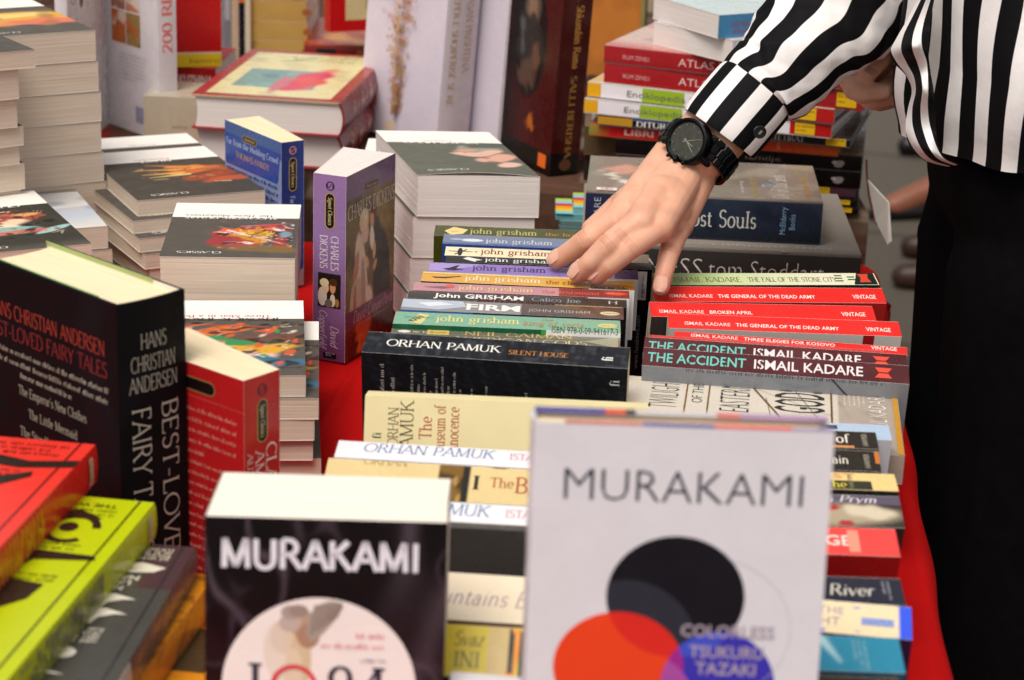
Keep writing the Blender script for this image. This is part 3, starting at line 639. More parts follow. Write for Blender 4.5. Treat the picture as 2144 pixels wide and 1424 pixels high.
mid('grey spine lettered NEIL GAIMAN AMERICAN GODS just behind the black hardback', (821, 687), (1279, 705), (814, 714), 31,
    S('6f6a5c', E_(10, 24, 5, 3, 'e8e4da'), L_(17, 22, 10, 1, 4, 4, lin('d0c8b0'), 1), R_(28, 19, 45, 31, 'd8bc6c'), T_('Bestseller', 29.5, 22, 5, '8a6a24', wd=14, slant=.2),
      T_('NEIL GAIMAN', 57, 20, 9, 'd8b878', font='serif', wd=85, tk=.1), T_('AMERICAN GODS', 48, 7, 9, 'd8c8a0', font='serif', wd=105, tk=.1), G_((176, 4), (150, 16), (177, 30), c='a09a80')), '4a463c', H=178, W=100, z=.116)
speckle = Art('1f2126', 5).blot('3c3e44', 2.2, .2, .7).blot('101216', 3, .5, .7)
def shback(f):
    f.base(Art('0c0f14', 6).blot('1c2128', 2.0, .25, .7).blot('050608', 3, .5, .6))
    for k, (v, n) in enumerate(((182, 1), (174, 1), (160, 1), (155, 1), (150.5, 1), (146, 1), (141.5, 1), (137, 1), (132.5, 1), (128, 1), (123.5, 1), (115, 1), (104, 1), (74, 1))):
        f.lines(70+(k*7) % 5, v, 48-(k*13) % 22 if k < 10 else 30, 1, 3.2 if k < 2 else 2.2, 4, lin('b0aca4'), k)
    f.text('fi', 112, 6, 7, 'd8d8d0', 'serif')
mid('thick black speckled hardback spine reading ORHAN PAMUK SILENT HOUSE', (771, 694), (1313, 728), (764, 737), 33,
    S(speckle, T_('ORHAN PAMUK', 17, 12, 10.2, 'f0ece4', font='serif', wd=86, tk=.12), T_('SILENT HOUSE', 109, 10.5, 6.6, 'c08040', font='serif', wd=45, tk=.13), T_('fi', 187, 10, 8, 'e8e8e0', 'serif', ang=90, tk=.2)),
    shback, H=199, W=127, z=.129, fin='cloth', paper='cream')
def musback(f):
    f.base('f0e0ae')
    f.text('fi', 96, 187, 6, '3a6a4a', 'serif', tk=.17); f.text('ORHAN', 91, 175, 7.2, '6a6048', 'serif', wd=28, tk=.1); f.text('PAMUK', 84, 164.5, 9.2, '5e563e', 'serif', wd=40, tk=.09)
    f.text('The', 97, 151.5, 8.6, 'b8542c', 'serif', tk=.1); f.text('Museum of', 86, 142, 8, 'b8542c', 'serif', wd=36, tk=.1); f.text('Innocence', 87, 132.5, 8, 'b8542c', 'serif', wd=34, tk=.1)
mid('cream hardback leaning back, The Museum of Innocence printed sideways in red brown', (772, 818), (1318, 842), (771, 819), 26, S('ecdcaa'), musback, H=199, W=126, z=.118, lean=-12, fin='matte')
ist = lambda: S('e9e3e6', T_('ORHAN PAMUK', 18, 9, 11, '4a78a8', font='serif', wd=88, tk=.09, slant=.1), T_('ISTANBUL', 116, 9.5, 7.6, 'c06878', font='serif', wd=36, tk=.1))
mid('white spine reading ORHAN PAMUK ISTANBUL behind the picture spined book', (710, 922), (1290, 956), (704, 957), 22, ist(), 'e4dedc', H=197, W=129, z=.116)
def blackbook(f):
    f.base(Art('d8c08a', 9).rect(74, 0, 96, 40, '7a5a28').blot('40301a', 5, .1, .9, (74, 0, 90, 40)).blot('b89048', 4, .5, .8, (74, 0, 92, 40)).rect(90, 0, 96, 40, '2a2622'))
    f.text('ORHAN', 24, 30, 7, 'a89058', 'serif'); f.text('1', 97, 12, 13, '3a342c', 'serif', tk=.2); f.poly([(108, 36), (113, 38), (121, 37), (117, 33), (112, 33)], '4a4438')
    f.text('The', 109, 15, 9, 'b0643c', 'serif', wd=16); f.text('Black Book', 126, 11, 14.5, 'b0583c', 'serif', wd=66)
mid('tan spine with a street picture reading The Black Book', (688, 959), (1290, 994), (683, 1034), 34, blackbook, 'd4bc88', H=197, W=129, z=.112)
mid('second white ISTANBUL spine, in front of the tan picture spine', (680, 1036), (1298, 1072), (676, 1082), 22, ist(), 'e4dedc', H=197, W=129, z=.112)
mid('charcoal grey paperback with its plain back cover to the camera', (662, 1077), (1306, 1112), (660, 1082), 14, S('3a3634'), S('37322f', L_(96, 20+20, 60, 1, 4, 5, lin('b8b070'), 3, 0), T_('Wonderful', 40, 108, 5.5, 'a8a070', wd=36)), H=197, W=129, z=.118, lean=-10)
mid('cream spine with handwritten mauve title ending Mountains Echoed', (650, 1180), (1316, 1222), (640, 1278), 33,
    S('eedcc0', T_('And the Mountains Echoed', 14, 11, 11, '9a7c92', font='serif', wd=148, tk=.075, tn=.05, sf=0, slant=.25)), S('d89048'), H=197, W=129, z=.108)
mid('yellow spine with brown lettering and an orange and black end', (632, 1288), (1330, 1330), (626, 1396), 32,
    S(Art('d8c030', 4).rect(107, 0, 119, 60, 'd0b478'), T_('Svaz', 87, 19, 9, '7a6420', font='serif', sf=0, slant=.2, wd=17), T_('INI', 88, 6, 9.5, '6a6430', font='serif', wd=15), R_(118, .5, 121, 31, '2a2016'), R_(124, .5, 197, 31, '1c1410'), G_((120, 31), (126, 31), (122, 1), (117, 1), c='e89018'), E_(136, 14, 3, 6, 'a8963c')), '2a2016', H=197, W=129, z=.106)
mid('short white and navy spine nearest the camera in the middle row', (945, 1406), (1340, 1440), (943, 1500), 28, S('c8c4c8', R_(0, .5, 197, 13, '1c2438')), '1c2438', W=110, z=.104)

# ------------------------------------------------------------------ right column, spines up
GR = 'books standing spine up in the right row'
vint = lambda a, t, x=13: S('dd2e2a', T_('ISMAIL KADARE', x, 5.5, 5, 'f0d8d0', wd=37.5, bold=.004), T_(t, x+42, 5.5, 5.0, 'f4e2da', wd=len(t)*3.0, bold=.012), lambda f: f.text('VINTAGE', f.w-28, 5.8, 6, 'f4e2da', wd=20, bold=.012))
def rt(label, bl, br, fl, T, spine, back, **k):
    k.setdefault('W', 129); k.setdefault('z', .110); k.setdefault('group', GR); return mid(label, bl, br, fl, T, spine, back, **k)
def stone(f):
    f.base(Art('b9cf8a', 3).ramp(40, 150, 'e4e2c4', 0).ramp(60, 0, '8aa258', 0), 60, 4)
    f.text('ISMAIL KADARE', 17, 5, 8, '7a6a40', 'serif', wd=60); f.text('THE FALL OF THE STONE CITY', 83, 5.5, 7.4, '5a4a34', 'serif', wd=79)
    for x, y in ((161, 15), (161, 10.4), (161, 5.8), (172, 12.5), (172, 8)): f.rect(x, y, x+6.5, y+1.8, '3a5a34')
    f.poly([(176, .5), (182, 20.5), (197, 20.5), (197, .5)], '1c2a1e'); f.poly([(182, 18.5), (192, 18.5), (190, 11.5), (192, 4), (182, 4), (184, 11.5)], 'd84a38')
rt('pale green spine reading THE FALL OF THE STONE CITY', (1365, 572), (1829, 572), (1364, 597), 21, stone, '1c2a1e')
rt('red spine reading THE GENERAL OF THE DEAD ARMY, touched by the little finger', (1365, 599), (1846, 603.5), (1362, 631), 22, vint('', 'THE GENERAL OF THE DEAD ARMY'), 'b82420')
rt('red spine reading BROKEN APRIL, between the two red spines about the dead army', (1359, 632), (1826, 641), (1358, 663), 22, vint('', 'BROKEN APRIL', 7), '403a38')
rt('red spine reading THE GENERAL OF THE DEAD ARMY, before BROKEN APRIL', (1398, 656), (1881, 674), (1397, 687), 22, vint('', 'THE GENERAL OF THE DEAD ARMY'), S('d8d0c8', R_(0, 22, 129, 31, 'a01c1c')))
rt('red spine reading THREE ELEGIES FOR KOSOVO', (1413, 693), (1899, 728), (1411, 710), 13, vint('', 'THREE ELEGIES FOR KOSOVO'), S('8a847c'))
rt('thin red edge just behind the rear spine titled THE ACCIDENT', (1360, 701), (1852, 735), (1359, 706), 9, S('d03a34'), 'b82420', z=.110)
def acc(f):
    f.base(Art('4e2428', 8).blot('5e3034', 20, .3, .5))
    f.text('THE ACCIDENT', 3.5, 5.5, 12, '6cc0b4', wd=76, bold=.012); f.text('ISMAIL KADARE', 85, 5.5, 12, 'e4d8d8', wd=84, bold=.012)
    f.poly([(178, 17.5), (191, 17.5), (188, 12), (181, 12)], 'e0503c'); f.poly([(181, 10.5), (188, 10.5), (191, 5), (178, 5)], 'e0503c')
    rg = random.Random(5)
    for k in (2, 4, 6, 9, 11): x = 8+k*13.6; f.poly([(x, 5), (x+.9, 5), (x+2.6, 19), (x+2.0, 19)], '4e2428')
accb = S('8e929a', L_(126, 170, 150, 1, 4, 5, lin('5a5e68'), 4, 270), G_((129, 60), (129, 58), (60, 0), (58, 0), c='3a3a40'))
rt('rear of two maroon spines reading THE ACCIDENT, half hidden by its twin', (1350.5, 705), (1855, 740), (1349, 739), 23, acc, accb, H=204, z=.1115)
rt('front of two maroon spines reading THE ACCIDENT, whole title showing', (1349, 727), (1862, 763), (1347, 765), 23, acc, accb, H=204)
# the book lying face up in front of them, its title reading away from the camera
a, b = P(1313, 787, .088), P(1879, 829, .088); r = hor(b-a); n = UP.cross(r); TH = (b-a).length*1000
M = frame(a-n*.128-UP*.022+r*TH/1000, n, -r, UP)
def twil(f):
    f.base(Art('d9cfc0', 12).rect(0, 0, 129, 46, 'b5a698').blot('8a7c70', 5, .35, .5, (0, 0, 129, 46)).ramp(60, -20, '9c8e82', 1, .5))
    f.text('TWILIGHT', 62, 166, 24, '2c2824', wd=64, bold=-.02, sf=0); f.text('TWILIGHT', 62, 166, 24, '2c2824', wd=64, bold=-.02)
    f.rect(0, 160, 129, 161.3, '7a5a2a'); f.text('OF THE', 78, 148, 9, '2c2824', wd=44, bold=-.01); f.rect(0, 143, 129, 144.3, '7a5a2a')
    f.text('EASTERN', 64, 112, 25, '2c2824', wd=62, bold=-.02); f.poly([(129, 114), (129, 112), (60, 88), (60, 90)], '7a5a2a')
    f.text('GODS', 72, 56, 40, '2c2824', wd=54, bold=0); f.rect(0, 50, 129, 51.5, '6a4a24')
    for k in range(5): f.lines(96, 40-k*3.6, 24, 1, 1.8, 4, lin('efe6da'), k)
    f.text('ISMAIL KADARE', 30, 10, 14, 'efe6da', wd=97, bold=-.01); f.rect(0, .5, 129, 4.5, 'c89030')
    for (x0, y0, x1, y1) in ((120, 110, 70, 50), (128, 80, 60, 60), (100, 100, 62, 96)): f.poly([(x0, y0), (x0, y0+.5), (x1, y1+.5), (x1, y1)], '5a5048')
book(M, 129, TH, 22, 'grey cream book lying face up, long black title running away', twil, '9a8c80', 'a89a8c', fin='gloss')
# books right of the white hardback
def rr(label, br, fr, T, spine, back, ang=0, H=197, **k):
    """known by the right end of its spine: far corner br, near corner row fr"""
    z = k.get('z', .110); b = P(*br, z); t = math.radians(ang); a = b-Vector((math.cos(t), math.sin(t), 0))*H/1000
    bl = proj(a); k['z'] = z
    dy = fr-br[1]; return rt(label, bl, br, (bl[0], bl[1]+dy), T, spine, back, H=H, **k)
rr('pale blue spine with a rounded white edge, far side of the white hardback', (1860, 890), 922, 20, S('a9bcd2', R_(150, 12, 160, 17, '3a4048')), 'c8ccd4')
rr('black spine ending in the word of, beside the white hardback', (1833, 905), 941, 20, S('2c2824', T_('The Winner of', 106, 6, 10, 'e0d8c8', font='serif', wd=72, sf=0), T_('HARPER', 190, 3, 4, 'a8a08c', ang=90, wd=14), R_(150, .5, 180, 3, 'c88a50')), '1c1a18')
rr('black spine ending in the word Pain, beside the white hardback', (1838, 945), 988, 22, S('2a2622', T_('The Alchemy of Pain', 96, 7, 9, 'd8d0c0', font='serif', wd=80, sf=0), T_('HARPER', 190, 3, 4, 'a8a08c', ang=90, wd=15), R_(194, 8, 197, 21, 'c07030')), '141210')
rr('cream spine with pinkish lettering above a dark panel', (1872, 993), 1029, 22, S('e2c684', T_('ALCHEMIST', 96, 14, 7, 'c87a54', wd=74), R_(0, .5, 180, 11, '34342a'), T_('he', 154, 2.5, 8, 'd8c838', font='serif'), T_('HARPER', 168, 1.5, 3.5, '8a8a60', ang=90)), '2a2a22')
def prym(f):
    f.base(Art('5a5262', 4).rect(0, 0, 197, 22, '38342e').ell(166, 10, 26, 11, 'a89880', 8, .5, .3).ell(176, 15, 14, 6, 'cabca4', -10, .5, .3).ell(150, 18, 7, 3, 'a83438').ell(160, 3, 5, 3, 'a83438'))
    f.text('The Devil & Miss Prym', 70, 23.5, 6.5, 'd0c8c8', 'serif', wd=112, sf=0, slant=.2)
rr('grey mauve spine with a pale figure, title ending Miss Prym', (1882, 1040), 1106, 31, prym, '2c2828')
rr('bright red spine ending in the letters GE beside the white hardback', (1874, 1108), 1166, 27, S('e04844', T_('VINTAGE', 112, 9, 10, 'f4d0c4', wd=56, bold=.02), R_(166, 3, 173, 24, 'f0907a')), 'a01818')
rr('navy spine with a handwritten title ending River', (1884, 1212), 1268, 27, S('262a38', T_('Like the Flowing River', 64, 8, 11, 'ccc6b8', font='serif', wd=116, sf=0, slant=.15), L_(188, 23, 18, 2, 2, 3, lin('a0a0a8'), 3, 270)), '1a1c28', z=.108)
def light(f):
    f.base(Art('ecd6ae', 3).blot('3a54d8', 3, .75, .9, (0, 24, 192, 40)).blot('3a54d8', 3, .75, .9, (0, 0, 186, 4)).rect(190, 0, 200, 40, '3a5ae0'))
    f.text('WARRIOR OF THE', 90, 17, 7, '9a90a4', wd=68); f.text('LIGHT', 130, 7, 7.5, '9a90a4', wd=26); f.rect(168, 9, 187, 16, '98a6cc'); f.text('HARPER', 169, 10, 5, '5a70c0', wd=17)
rr('cream spine with a ragged blue border, jutting toward the edge of the red cloth', (1908, 1272), 1338, 29, light, '2a2040', ang=-7, z=.104)
rr('teal spine with a pale streak, nearest the camera in the right row', (1881, 1336), 1410, 30, S(Art('2f86a4', 3).streak(150, 34, 162, 8, 5, 'a8ccd4').ramp(110, 60, '2aa0b0', 0), L_(176, 26, 24, 3, 2.2, 3, lin('8ab4c0'), 3, 270)), '205a70', z=.108)
rr('dark brown spine below the teal one at the edge of the picture', (1880, 1420), 1490, 28, S('3a2c22'), '2a2018', z=.104)
# ------------------------------------------------------------------ left column: a classics series lying head toward the camera
def flat_e(nr, fr, z, T, H, W):
    a = P(*nr, z); Y = hor(a-P(*fr, z)); X = Y.cross(UP); return frame(a-Y*H/1000-UP*T/1000, X, Y, UP)
def shift(M, dx=0, dy=0, dz=0, turn=0):           # dx, dy along the book's own axes, mm
    R = Matrix.Rotation(math.radians(turn), 4, 'Z')
    N = M @ R; N.translation = M.translation+(M.to_3x3() @ Vector((dx, dy, 0)))/1000+Vector((0, 0, dz/1000)); return N
GREY = '57514a'
def classic(art, author, title, tcol='5a544c', acol='f4efe8', strip=50, pub='CLASSICS'):
    def fn(f):
        f.base(art)
        for g in (0,): f.rect(0, 0, f.w, strip, 'f3ece4')
        if author:
            f.text(author, f.w/2+4, strip-2.2, 6.6, acol, 'serif', wd=min(f.w*.74, len(author)*6.6), al='c', tk=.17, tn=.07)
            f.text(author, f.w/2+4, strip-9.8, 0.1, acol)
        if title: f.text(title, f.w/2+6, strip-9.5, 6.2, tcol, 'serif', wd=min(f.w*.7, len(title)*4.2), al='c', tk=.12)
        if pub: f.text(pub, f.w*.72, f.h-17, 6, 'e6e0d4', 'serif', wd=38, al='c', tk=.16)
    return fn
def grey(pub='CLASSICS', seed=1): return classic(Art(GREY, seed), '', '', pub=pub)
GL = 'paperbacks of the white banded classics series'
def cls(M, W, T, label, front=None, H=198, group=GL, **k):
    return book(M, W, H, T, label, front or Art(GREY, 3).rect(0, 0, 400, 50, 'f3ece4'), k.pop('spine', 'd8cfc2'), 'd8d0c6', group=group, fin=k.pop('fin', 'matte'), **k)

# the three musketeers and the book under it
M, W = flat((333, 537), (617, 541), .120, 52, 178)
dumas = Art(GREY, 21)
for a in ((88, 140, 30, 24, '9c3a3c', 20), (60, 150, 26, 12, 'a84238', -15), (40, 128, 20, 14, 'a83040', 30), (72, 112, 26, 13, 'd87030', 0), (34, 100, 24, 12, 'b83848', 10), (92, 118, 14, 8, 'd8604a', 0), (20, 140, 12, 26, '9c3a34', 0), (16, 118, 10, 10, '7894a4', 0)):
    dumas.ell(a[0]*.7, a[1]-20, a[2]*.56, a[3], a[4], a[5], .35, .5)
dumas.ell(40, 108, 17, 14, 'c88a2c', 5, .3, .7).ell(36, 100, 9, 7, 'd8ac34', 0, .4, .6).blot('2c2624', 7, .55, .8, (2, 62, 72, 160)).blot('f0dcd0', 6, .85, .9, (4, 70, 68, 150)).blot('e0843c', 8, .8, .8, (4, 66, 68, 150))
dumas.streak(62, 92, 4, 140, 1.6, 'f2e6dc').streak(70, 98, 4, 122, 1.4, 'e8d4c8').streak(50, 78, 6, 66, 2, 'e06a70').ell(66, 104, 7, 4, '5a2a30', 0).ell(30, 150, 30, 10, '8a6a30', 0, .6, .4, .6)
dumas.brush(70, ('b84a40', '9c3038', '2a2420', 'f0c8b0', '3a302c', 'b8703a', '8a2a34', 'f4e4d8', '6a8a98'), (2, 62, 66, 140), 10, 1.1, 10, 80, 3).brush(34, ('f0c030', 'e8a020', 'b06a18', 'f8e080', '5a3a14'), (18, 80, 50, 112), 6, 1.2, 0, 90, 4)
cls(M, W, 52, 'thick paperback titled The Three Musketeers with a red and gold figure on grey', classic(dumas, 'ALEXANDRE DUMAS', 'The Three Musketeers'), H=178)
cls(shift(M, 3, -4, -68), W, 67, 'paperback hidden beneath The Three Musketeers')
# three men in a boat stack
boat = Art(GREY, 22)
for a in ((70, 84, 34, 10, 'd06a30', 12), (100, 96, 12, 26, 'c85a34', 40), (62, 110, 30, 9, '3a8a50', -12), (82, 122, 34, 12, 'd8703a', 8), (44, 140, 40, 20, 'e0b8a4', -10), (30, 124, 26, 10, 'd8a038', 10), (34, 158, 36, 10, '3c6c86', 0), (86, 146, 22, 12, '2c6a44', 20), (24, 96, 22, 12, '6a4a3c', 0), (56, 168, 40, 6, 'c8a040', 4)): boat.ell(*a, .3, .6)
boat.blot('2a2622', 6, .5, .85, (0, 56, 126, 176)).blot('f0d8c4', 5, .7, .9, (6, 70, 110, 170)).blot('d8582c', 6, .75, .9, (6, 60, 120, 170)).blot('3f8f58', 7, .9, .9, (20, 70, 120, 150)).streak(110, 64, 20, 70, 2, 'b83a34').streak(112, 80, 74, 60, 2.5, 'e07a40')
boat.brush(110, ('1c1a18', '2a2420', '3a322c', 'e0c8b4', 'c86a38', '2f6a44', 'a8402c', 'c89c58', '3a5a70', 'e8dcd0'), (2, 58, 122, 172), 14, 1.1, 15, 70, 7)
M, W = flat_right((640, 786), .0905, 17.5, 190, 122, 6.5), 122
men = classic(boat, 'JEROME K. JEROME', 'Three Men in a Boat', 'c8403a', '2c2a2a')
cls(M, W, 17.5, 'paperback titled Three Men in a Boat, on top of its short stack', men, H=190)
Mb = flat_right((667, 834), .073, 17.5, 190, 122, 5.5); cls(Mb, W, 17.5, 'second copy of Three Men in a Boat, sticking out right under the top one', men, H=190)
for k, (x, y, tn, lab) in enumerate(((658, 878, 7, 'third paperback down in the boat story stack'), (655, 920, 6, 'fourth paperback down in the boat story stack'), (672, 960, 6.5, 'lowest paperback of the boat story stack, resting on the red cloth'))):
    cls(flat_right((x, y), .0555-.018*k, 17.7, 190, 122, tn), W, 17.7, lab, H=190)

# stack with the golden hand
hand = Art('4c463e', 31)
for a in ((46, 98, 30, 10, 'c86a34', 18), (28, 120, 34, 12, '9a4a30', 25), (20, 140, 26, 9, 'b8583a', 10), (44, 84, 22, 7, 'd8803c', -10)): hand.ell(*a, .5, .3)
for a in ((54, 92, 100, 84, 4.5, 'd89a50'), (56, 104, 98, 104, 4.5, 'e0b060'), (52, 112, 92, 116, 4, 'e8c878'), (40, 82, 84, 66, 4, 'd08a48'), (20, 150, 36, 148, 2, 'f0c890'), (10, 100, 40, 92, 6, 'b05a34')): hand.streak(*a)
hand.brush(40, ('e8b070', 'c87038', '6a3a24', 'f0d090', 'a8502c'), (10, 78, 96, 130), 14, 1.2, 8, 25, 11, .7)
M = flat_e((556, 399), (433, 310), .100, 16, 200, 130)
cls(M, 130, 16, 'grey paperback with a golden painted hand reaching across its cover', classic(hand, 'FRANZ', 'Pinocchio', 'c8605a'))
z = -16
for k, (dx, dy, tn, t, lab) in enumerate(((16, -10, 2, 13, 'second paperback under the golden hand cover, its white band showing at left'), (12, -30, 1, 14, 'third paperback under the golden hand cover, a dark strip showing at left'), (16, -34, 3, 15, 'fourth paperback under the golden hand cover'), (8, -34, 2, 22, 'fifth paperback under the golden hand cover'), (4, -20, 0, 19, 'lowest paperback under the golden hand cover'))):
    cls(shift(M, dx, -dy, z-t+16, tn), 130, t, lab, grey(seed=k)); z -= t
# white banded book behind it
fr_, fl_ = P(391, 279, .083), P(204, 291, .083); X = hor(fl_-fr_); Y = UP.cross(X)
M = frame(fr_-UP*.020, X, Y, UP)
cls(M, 116, 20, 'paperback with only its white band showing, behind the golden hand cover', classic(Art(GREY, 5), '', 'Dracula', 'b0a89c'))
for k in range(3): cls(shift(M, 4-3*k, 2*k, -21*(k+1), k), 116, 20.6, 'paperback lying %s under the white banded one behind the golden hand' % ('first', 'second', 'third')[k])

# stack with the red bonnet portrait, and the one with a painted sky
oliver = Art('3c3a34', 41)
for a in ((66, 96, 30, 16, 'e8c8a8', 0), (90, 84, 26, 14, 'b05a4a', 10), (58, 82, 22, 8, 'c06a52', 0), (66, 118, 26, 9, 'e6d8b4', 5), (40, 90, 18, 10, 'a04a40', 0), (24, 82, 18, 5, 'd8a060', 10), (60, 134, 44, 10, '8cb0ac', 6), (20, 140, 18, 5, '9ac0bc', 30), (70, 142, 40, 6, 'c07060', 8), (90, 120, 20, 14, '5a2c28', 0)): oliver.ell(*a, .3, .45)
oliver.blot('7a3a34', 6, .7, .8, (20, 64, 120, 110)).blot('1c1c1a', 6, .6, .8, (10, 70, 120, 160)).ramp(176, 198, '6a645a', 1, .6)
oliver.brush(60, ('1c1a18', 'c8584a', 'e8d0b0', '8a3a34', '9cc4c0', '2a2622', 'd89a60'), (10, 66, 116, 150), 11, 1.2, 10, 80, 9)
M = flat_e((192, 510), (66, 395), .107, 26, 198, 126)
cls(M, 126, 26, 'dark paperback with a painted face under a red bonnet', classic(oliver, 'OLIVER TWIST', '', '5a544c'))
for k in range(3): cls(shift(M, 3-2*k, 2+k, -27*(k+1), k-1), 126, 26.6, ('paperback directly under the red bonnet cover', 'third paperback down under the red bonnet cover', 'paperback at the bottom under the red bonnet cover')[k])
skyart = Art('b8c0cc', 51).blot('e8ecee', 16, .2, .8, (0, 56, 126, 130)).blot('8a9cc0', 14, .4, .8, (0, 80, 126, 150)).ramp(150, 196, 'd8d4cc').ramp(140, 120, 'd8c0a8', 1, .3).rect(0, 50, 126, 64, '8a847a').streak(110, 76, 20, 70, 3, 'b09070', .7).streak(100, 140, 10, 134, 4, 'd8b8a0', .6)
M = flat_e((225, 473), (128, 363), .088, 22, 198, 126)
cls(M, 126, 22, 'pale paperback with a painted cloudy sky, half under the red bonnet stack', classic(skyart, 'LOST WORLD', 'James', '4a4a4a'))
for k in range(3): cls(shift(M, -3-4*k, 3+2*k, -22*(k+1), -k), 126, 21.6, ('paperback directly under the painted sky cover', 'third paperback down under the painted sky cover', 'paperback at the bottom under the painted sky cover')[k])

# tall stacks at the far left
ORD = ('topmost', 'second', 'third', 'fourth', 'fifth', 'sixth', 'seventh', 'lowest')
flame = Art('5a544c', 61).ell(60, 110, 70, 26, 'd8a048', 8, .5, .4).ell(20, 130, 40, 18, 'd8785a', 10, .5, .4).ell(70, 96, 50, 12, 'e8c878', 4, .5, .4).blot('8a6a3a', 9, .5, .6, (0, 70, 126, 150))
M = flat_e((199, 62), (77, 4), .248, 31, 198, 126); z = 0
for k in range(8):
    cls(shift(M, -1.2*k-(k % 3), -.5*k, z), 126, 30.6, ORD[k]+' paperback in the tall grey edged stack at far left' if k else 'gold and grey paperback topping the tall far left stack', classic(flame, '', '', pub='CLASSICS') if k == 0 else None); z -= 31
M = flat_e((73, 104), (-50, 52), .25, 17, 198, 126); z = 0
for k, (t, dx) in enumerate(((17, 0), (29, 21), (28, 17), (19, 15), (19, 13), (26, 12), (30, 10), (34, 9), (47, 6))):
    cls(shift(M, dx, -4*k if k else 0, z-t+17, 1.5*(k % 2)), 126, t, 'grey covered thin paperback topping the near stack cut by the left edge' if k == 0 else ('second', 'third', 'fourth', 'fifth', 'sixth', 'seventh', 'eighth', 'lowest')[k-1]+' paperback of the near stack cut by the left edge', grey(seed=k)); z -= t

# stack with bare feet on the cover, middle of the picture
feet = Art('636459', 71)
for a in ((34, 96, 22, 12, 'dcb09c', 25), (22, 116, 22, 11, 'd8a490', 35), (16, 140, 18, 8, 'e0b8a6', 40), (30, 74, 24, 12, '9a9488', 20), (48, 84, 16, 5, 'c89884', 15)): feet.ell(*a, .4, .4)
feet.blot('6e5a50', 5, .7, .6, (6, 66, 50, 150)).ell(22, 60, 24, 12, '5c6058', 20, .5, .4)
M = flat_right((1131, 370), .152, 40, 182, 115, 5); W = 115
cls(M, W, 40, 'thick grey green paperback with bare feet on its slightly curled cover', classic(feet, 'VICTOR HUGO', 'Cosette', 'a8a298'), paper='white', H=182, skew=.20, bend=lambda a, b: 3.2*np.sin(math.pi*np.clip(a, 0, 1))*b**2)
z = -40
for k, (t, dx, dy) in enumerate(((41, 6, 2), (35, 10, 3), (33, 14, 4))):
    cls(shift(M, dx*.6, -dy, z-t+40), W, t-.6, ('second', 'third', 'lowest')[k]+' thick white paged paperback under the bare feet cover', paper='white', H=182, spine='e4dcd4', skew=.20); z -= t
M, W = flat((762, 322), (1000, 330), .120, 26, 70)
cls(M, W, 26, 'white covered paperback peeping out left of the bare feet cover', S('f0eae6'), paper='white', H=70)
for k in range(3): cls(shift(M, -2, 0, -26-31*k), W, 30.6, ('paperback under the peeping white one', 'paperback next down under the peeping white one', 'bottom paperback under the peeping white one')[k], paper='white', H=70)

# ------------------------------------------------------------------ thick paperbacks standing on end
def sign(f, x, y, wd, ht, t, a=0):
    f.pill(x-.8, y-.8, x+wd+.8, y+ht+.8, 'b89a50'); f.pill(x, y, x+wd, y+ht, '14100e')
    f.text(t, x+wd*.1, y+ht*.3, ht*.48, 'd8c890', 'serif', wd=wd*.8, slant=.2)
def logo(f, x, y, c):
    f.ell(x, y, 4.2, 4.2, c, ring=.9, n=28); f.ell(x, y+1.6, 1.7, 1.7, c, ring=.7, n=18, a0=20, a1=270); f.ell(x, y-1.6, 1.7, 1.7, c, ring=.7, n=18, a0=200, a1=450)
def spine_up_text(f, t, u, v, h, c, **k): f.text(t, u, v, h, c, **k)
# blue
blue = Art('2a4a9c', 81).ramp(140, 171, '3458ac').ramp(60, 0, '1c2c6c')
M, W, T = upright((589, 299), (470.5, 250), (640, 295), .150, 150, 'back')
BW, BT = W, T
def hb(f):
    w_ = f.w; f.base(Art('8290bc', 82).ramp(60, 0, '4a4a70', 1).rect(0, 132, 300, 171, '3c5aa0').rect(0, 138, 300, 171, '48649c'))
    f.poly([(w_-2, 138), (2, 138), (1, 128), (1, 110), (4, 106), (w_-8, 106), (w_-6, 110)], '2c4c9e')
    f.text('Far from the Madding Crowd', w_-6, 127, 6.4, 'b4c2e0', 'serif', wd=w_-10, al='r', tk=.14); f.text('THOMAS HARDY', w_*.80, 115.5, 6.4, 'b89a74', 'serif', wd=w_*.6, al='r', tk=.15)
    f.pill(w_*.32, 134.5, w_*.58, 142, 'a88a4c'); f.pill(w_*.33, 135.3, w_*.57, 141.2, '3a3430'); f.lines(w_*.37, 137, w_*.16, 1, 3, 4, lin('c8a868'), 2)
    for k in range(12): f.lines(4, 100-k*7.2, w_-12 if k % 4 != 3 else w_*.6, 1, 4, 4, lin('1a2040'), k)
book(M, W, 150, T, 'thick blue paperback standing on end, Far from the Madding Crowd down its spine', '2a4a9c',
     S(blue, lambda f: logo(f, 9, BT*.5, 'd08a78'), lambda f: sign(f, 17, BT*.36, 33, BT*.28, 'Signet Classics'), T_('Far from the Madding Crowd', 56, BT*.38, 5.4, 'b8c4e4', 'serif', wd=70, tk=.13), G_((133, .5), (150, .5), (150, BT-.5), (132, BT-.5), (136, BT*.5), c='8a7a80')),
     hb, paper='cream', fin='gloss', fan=.55)
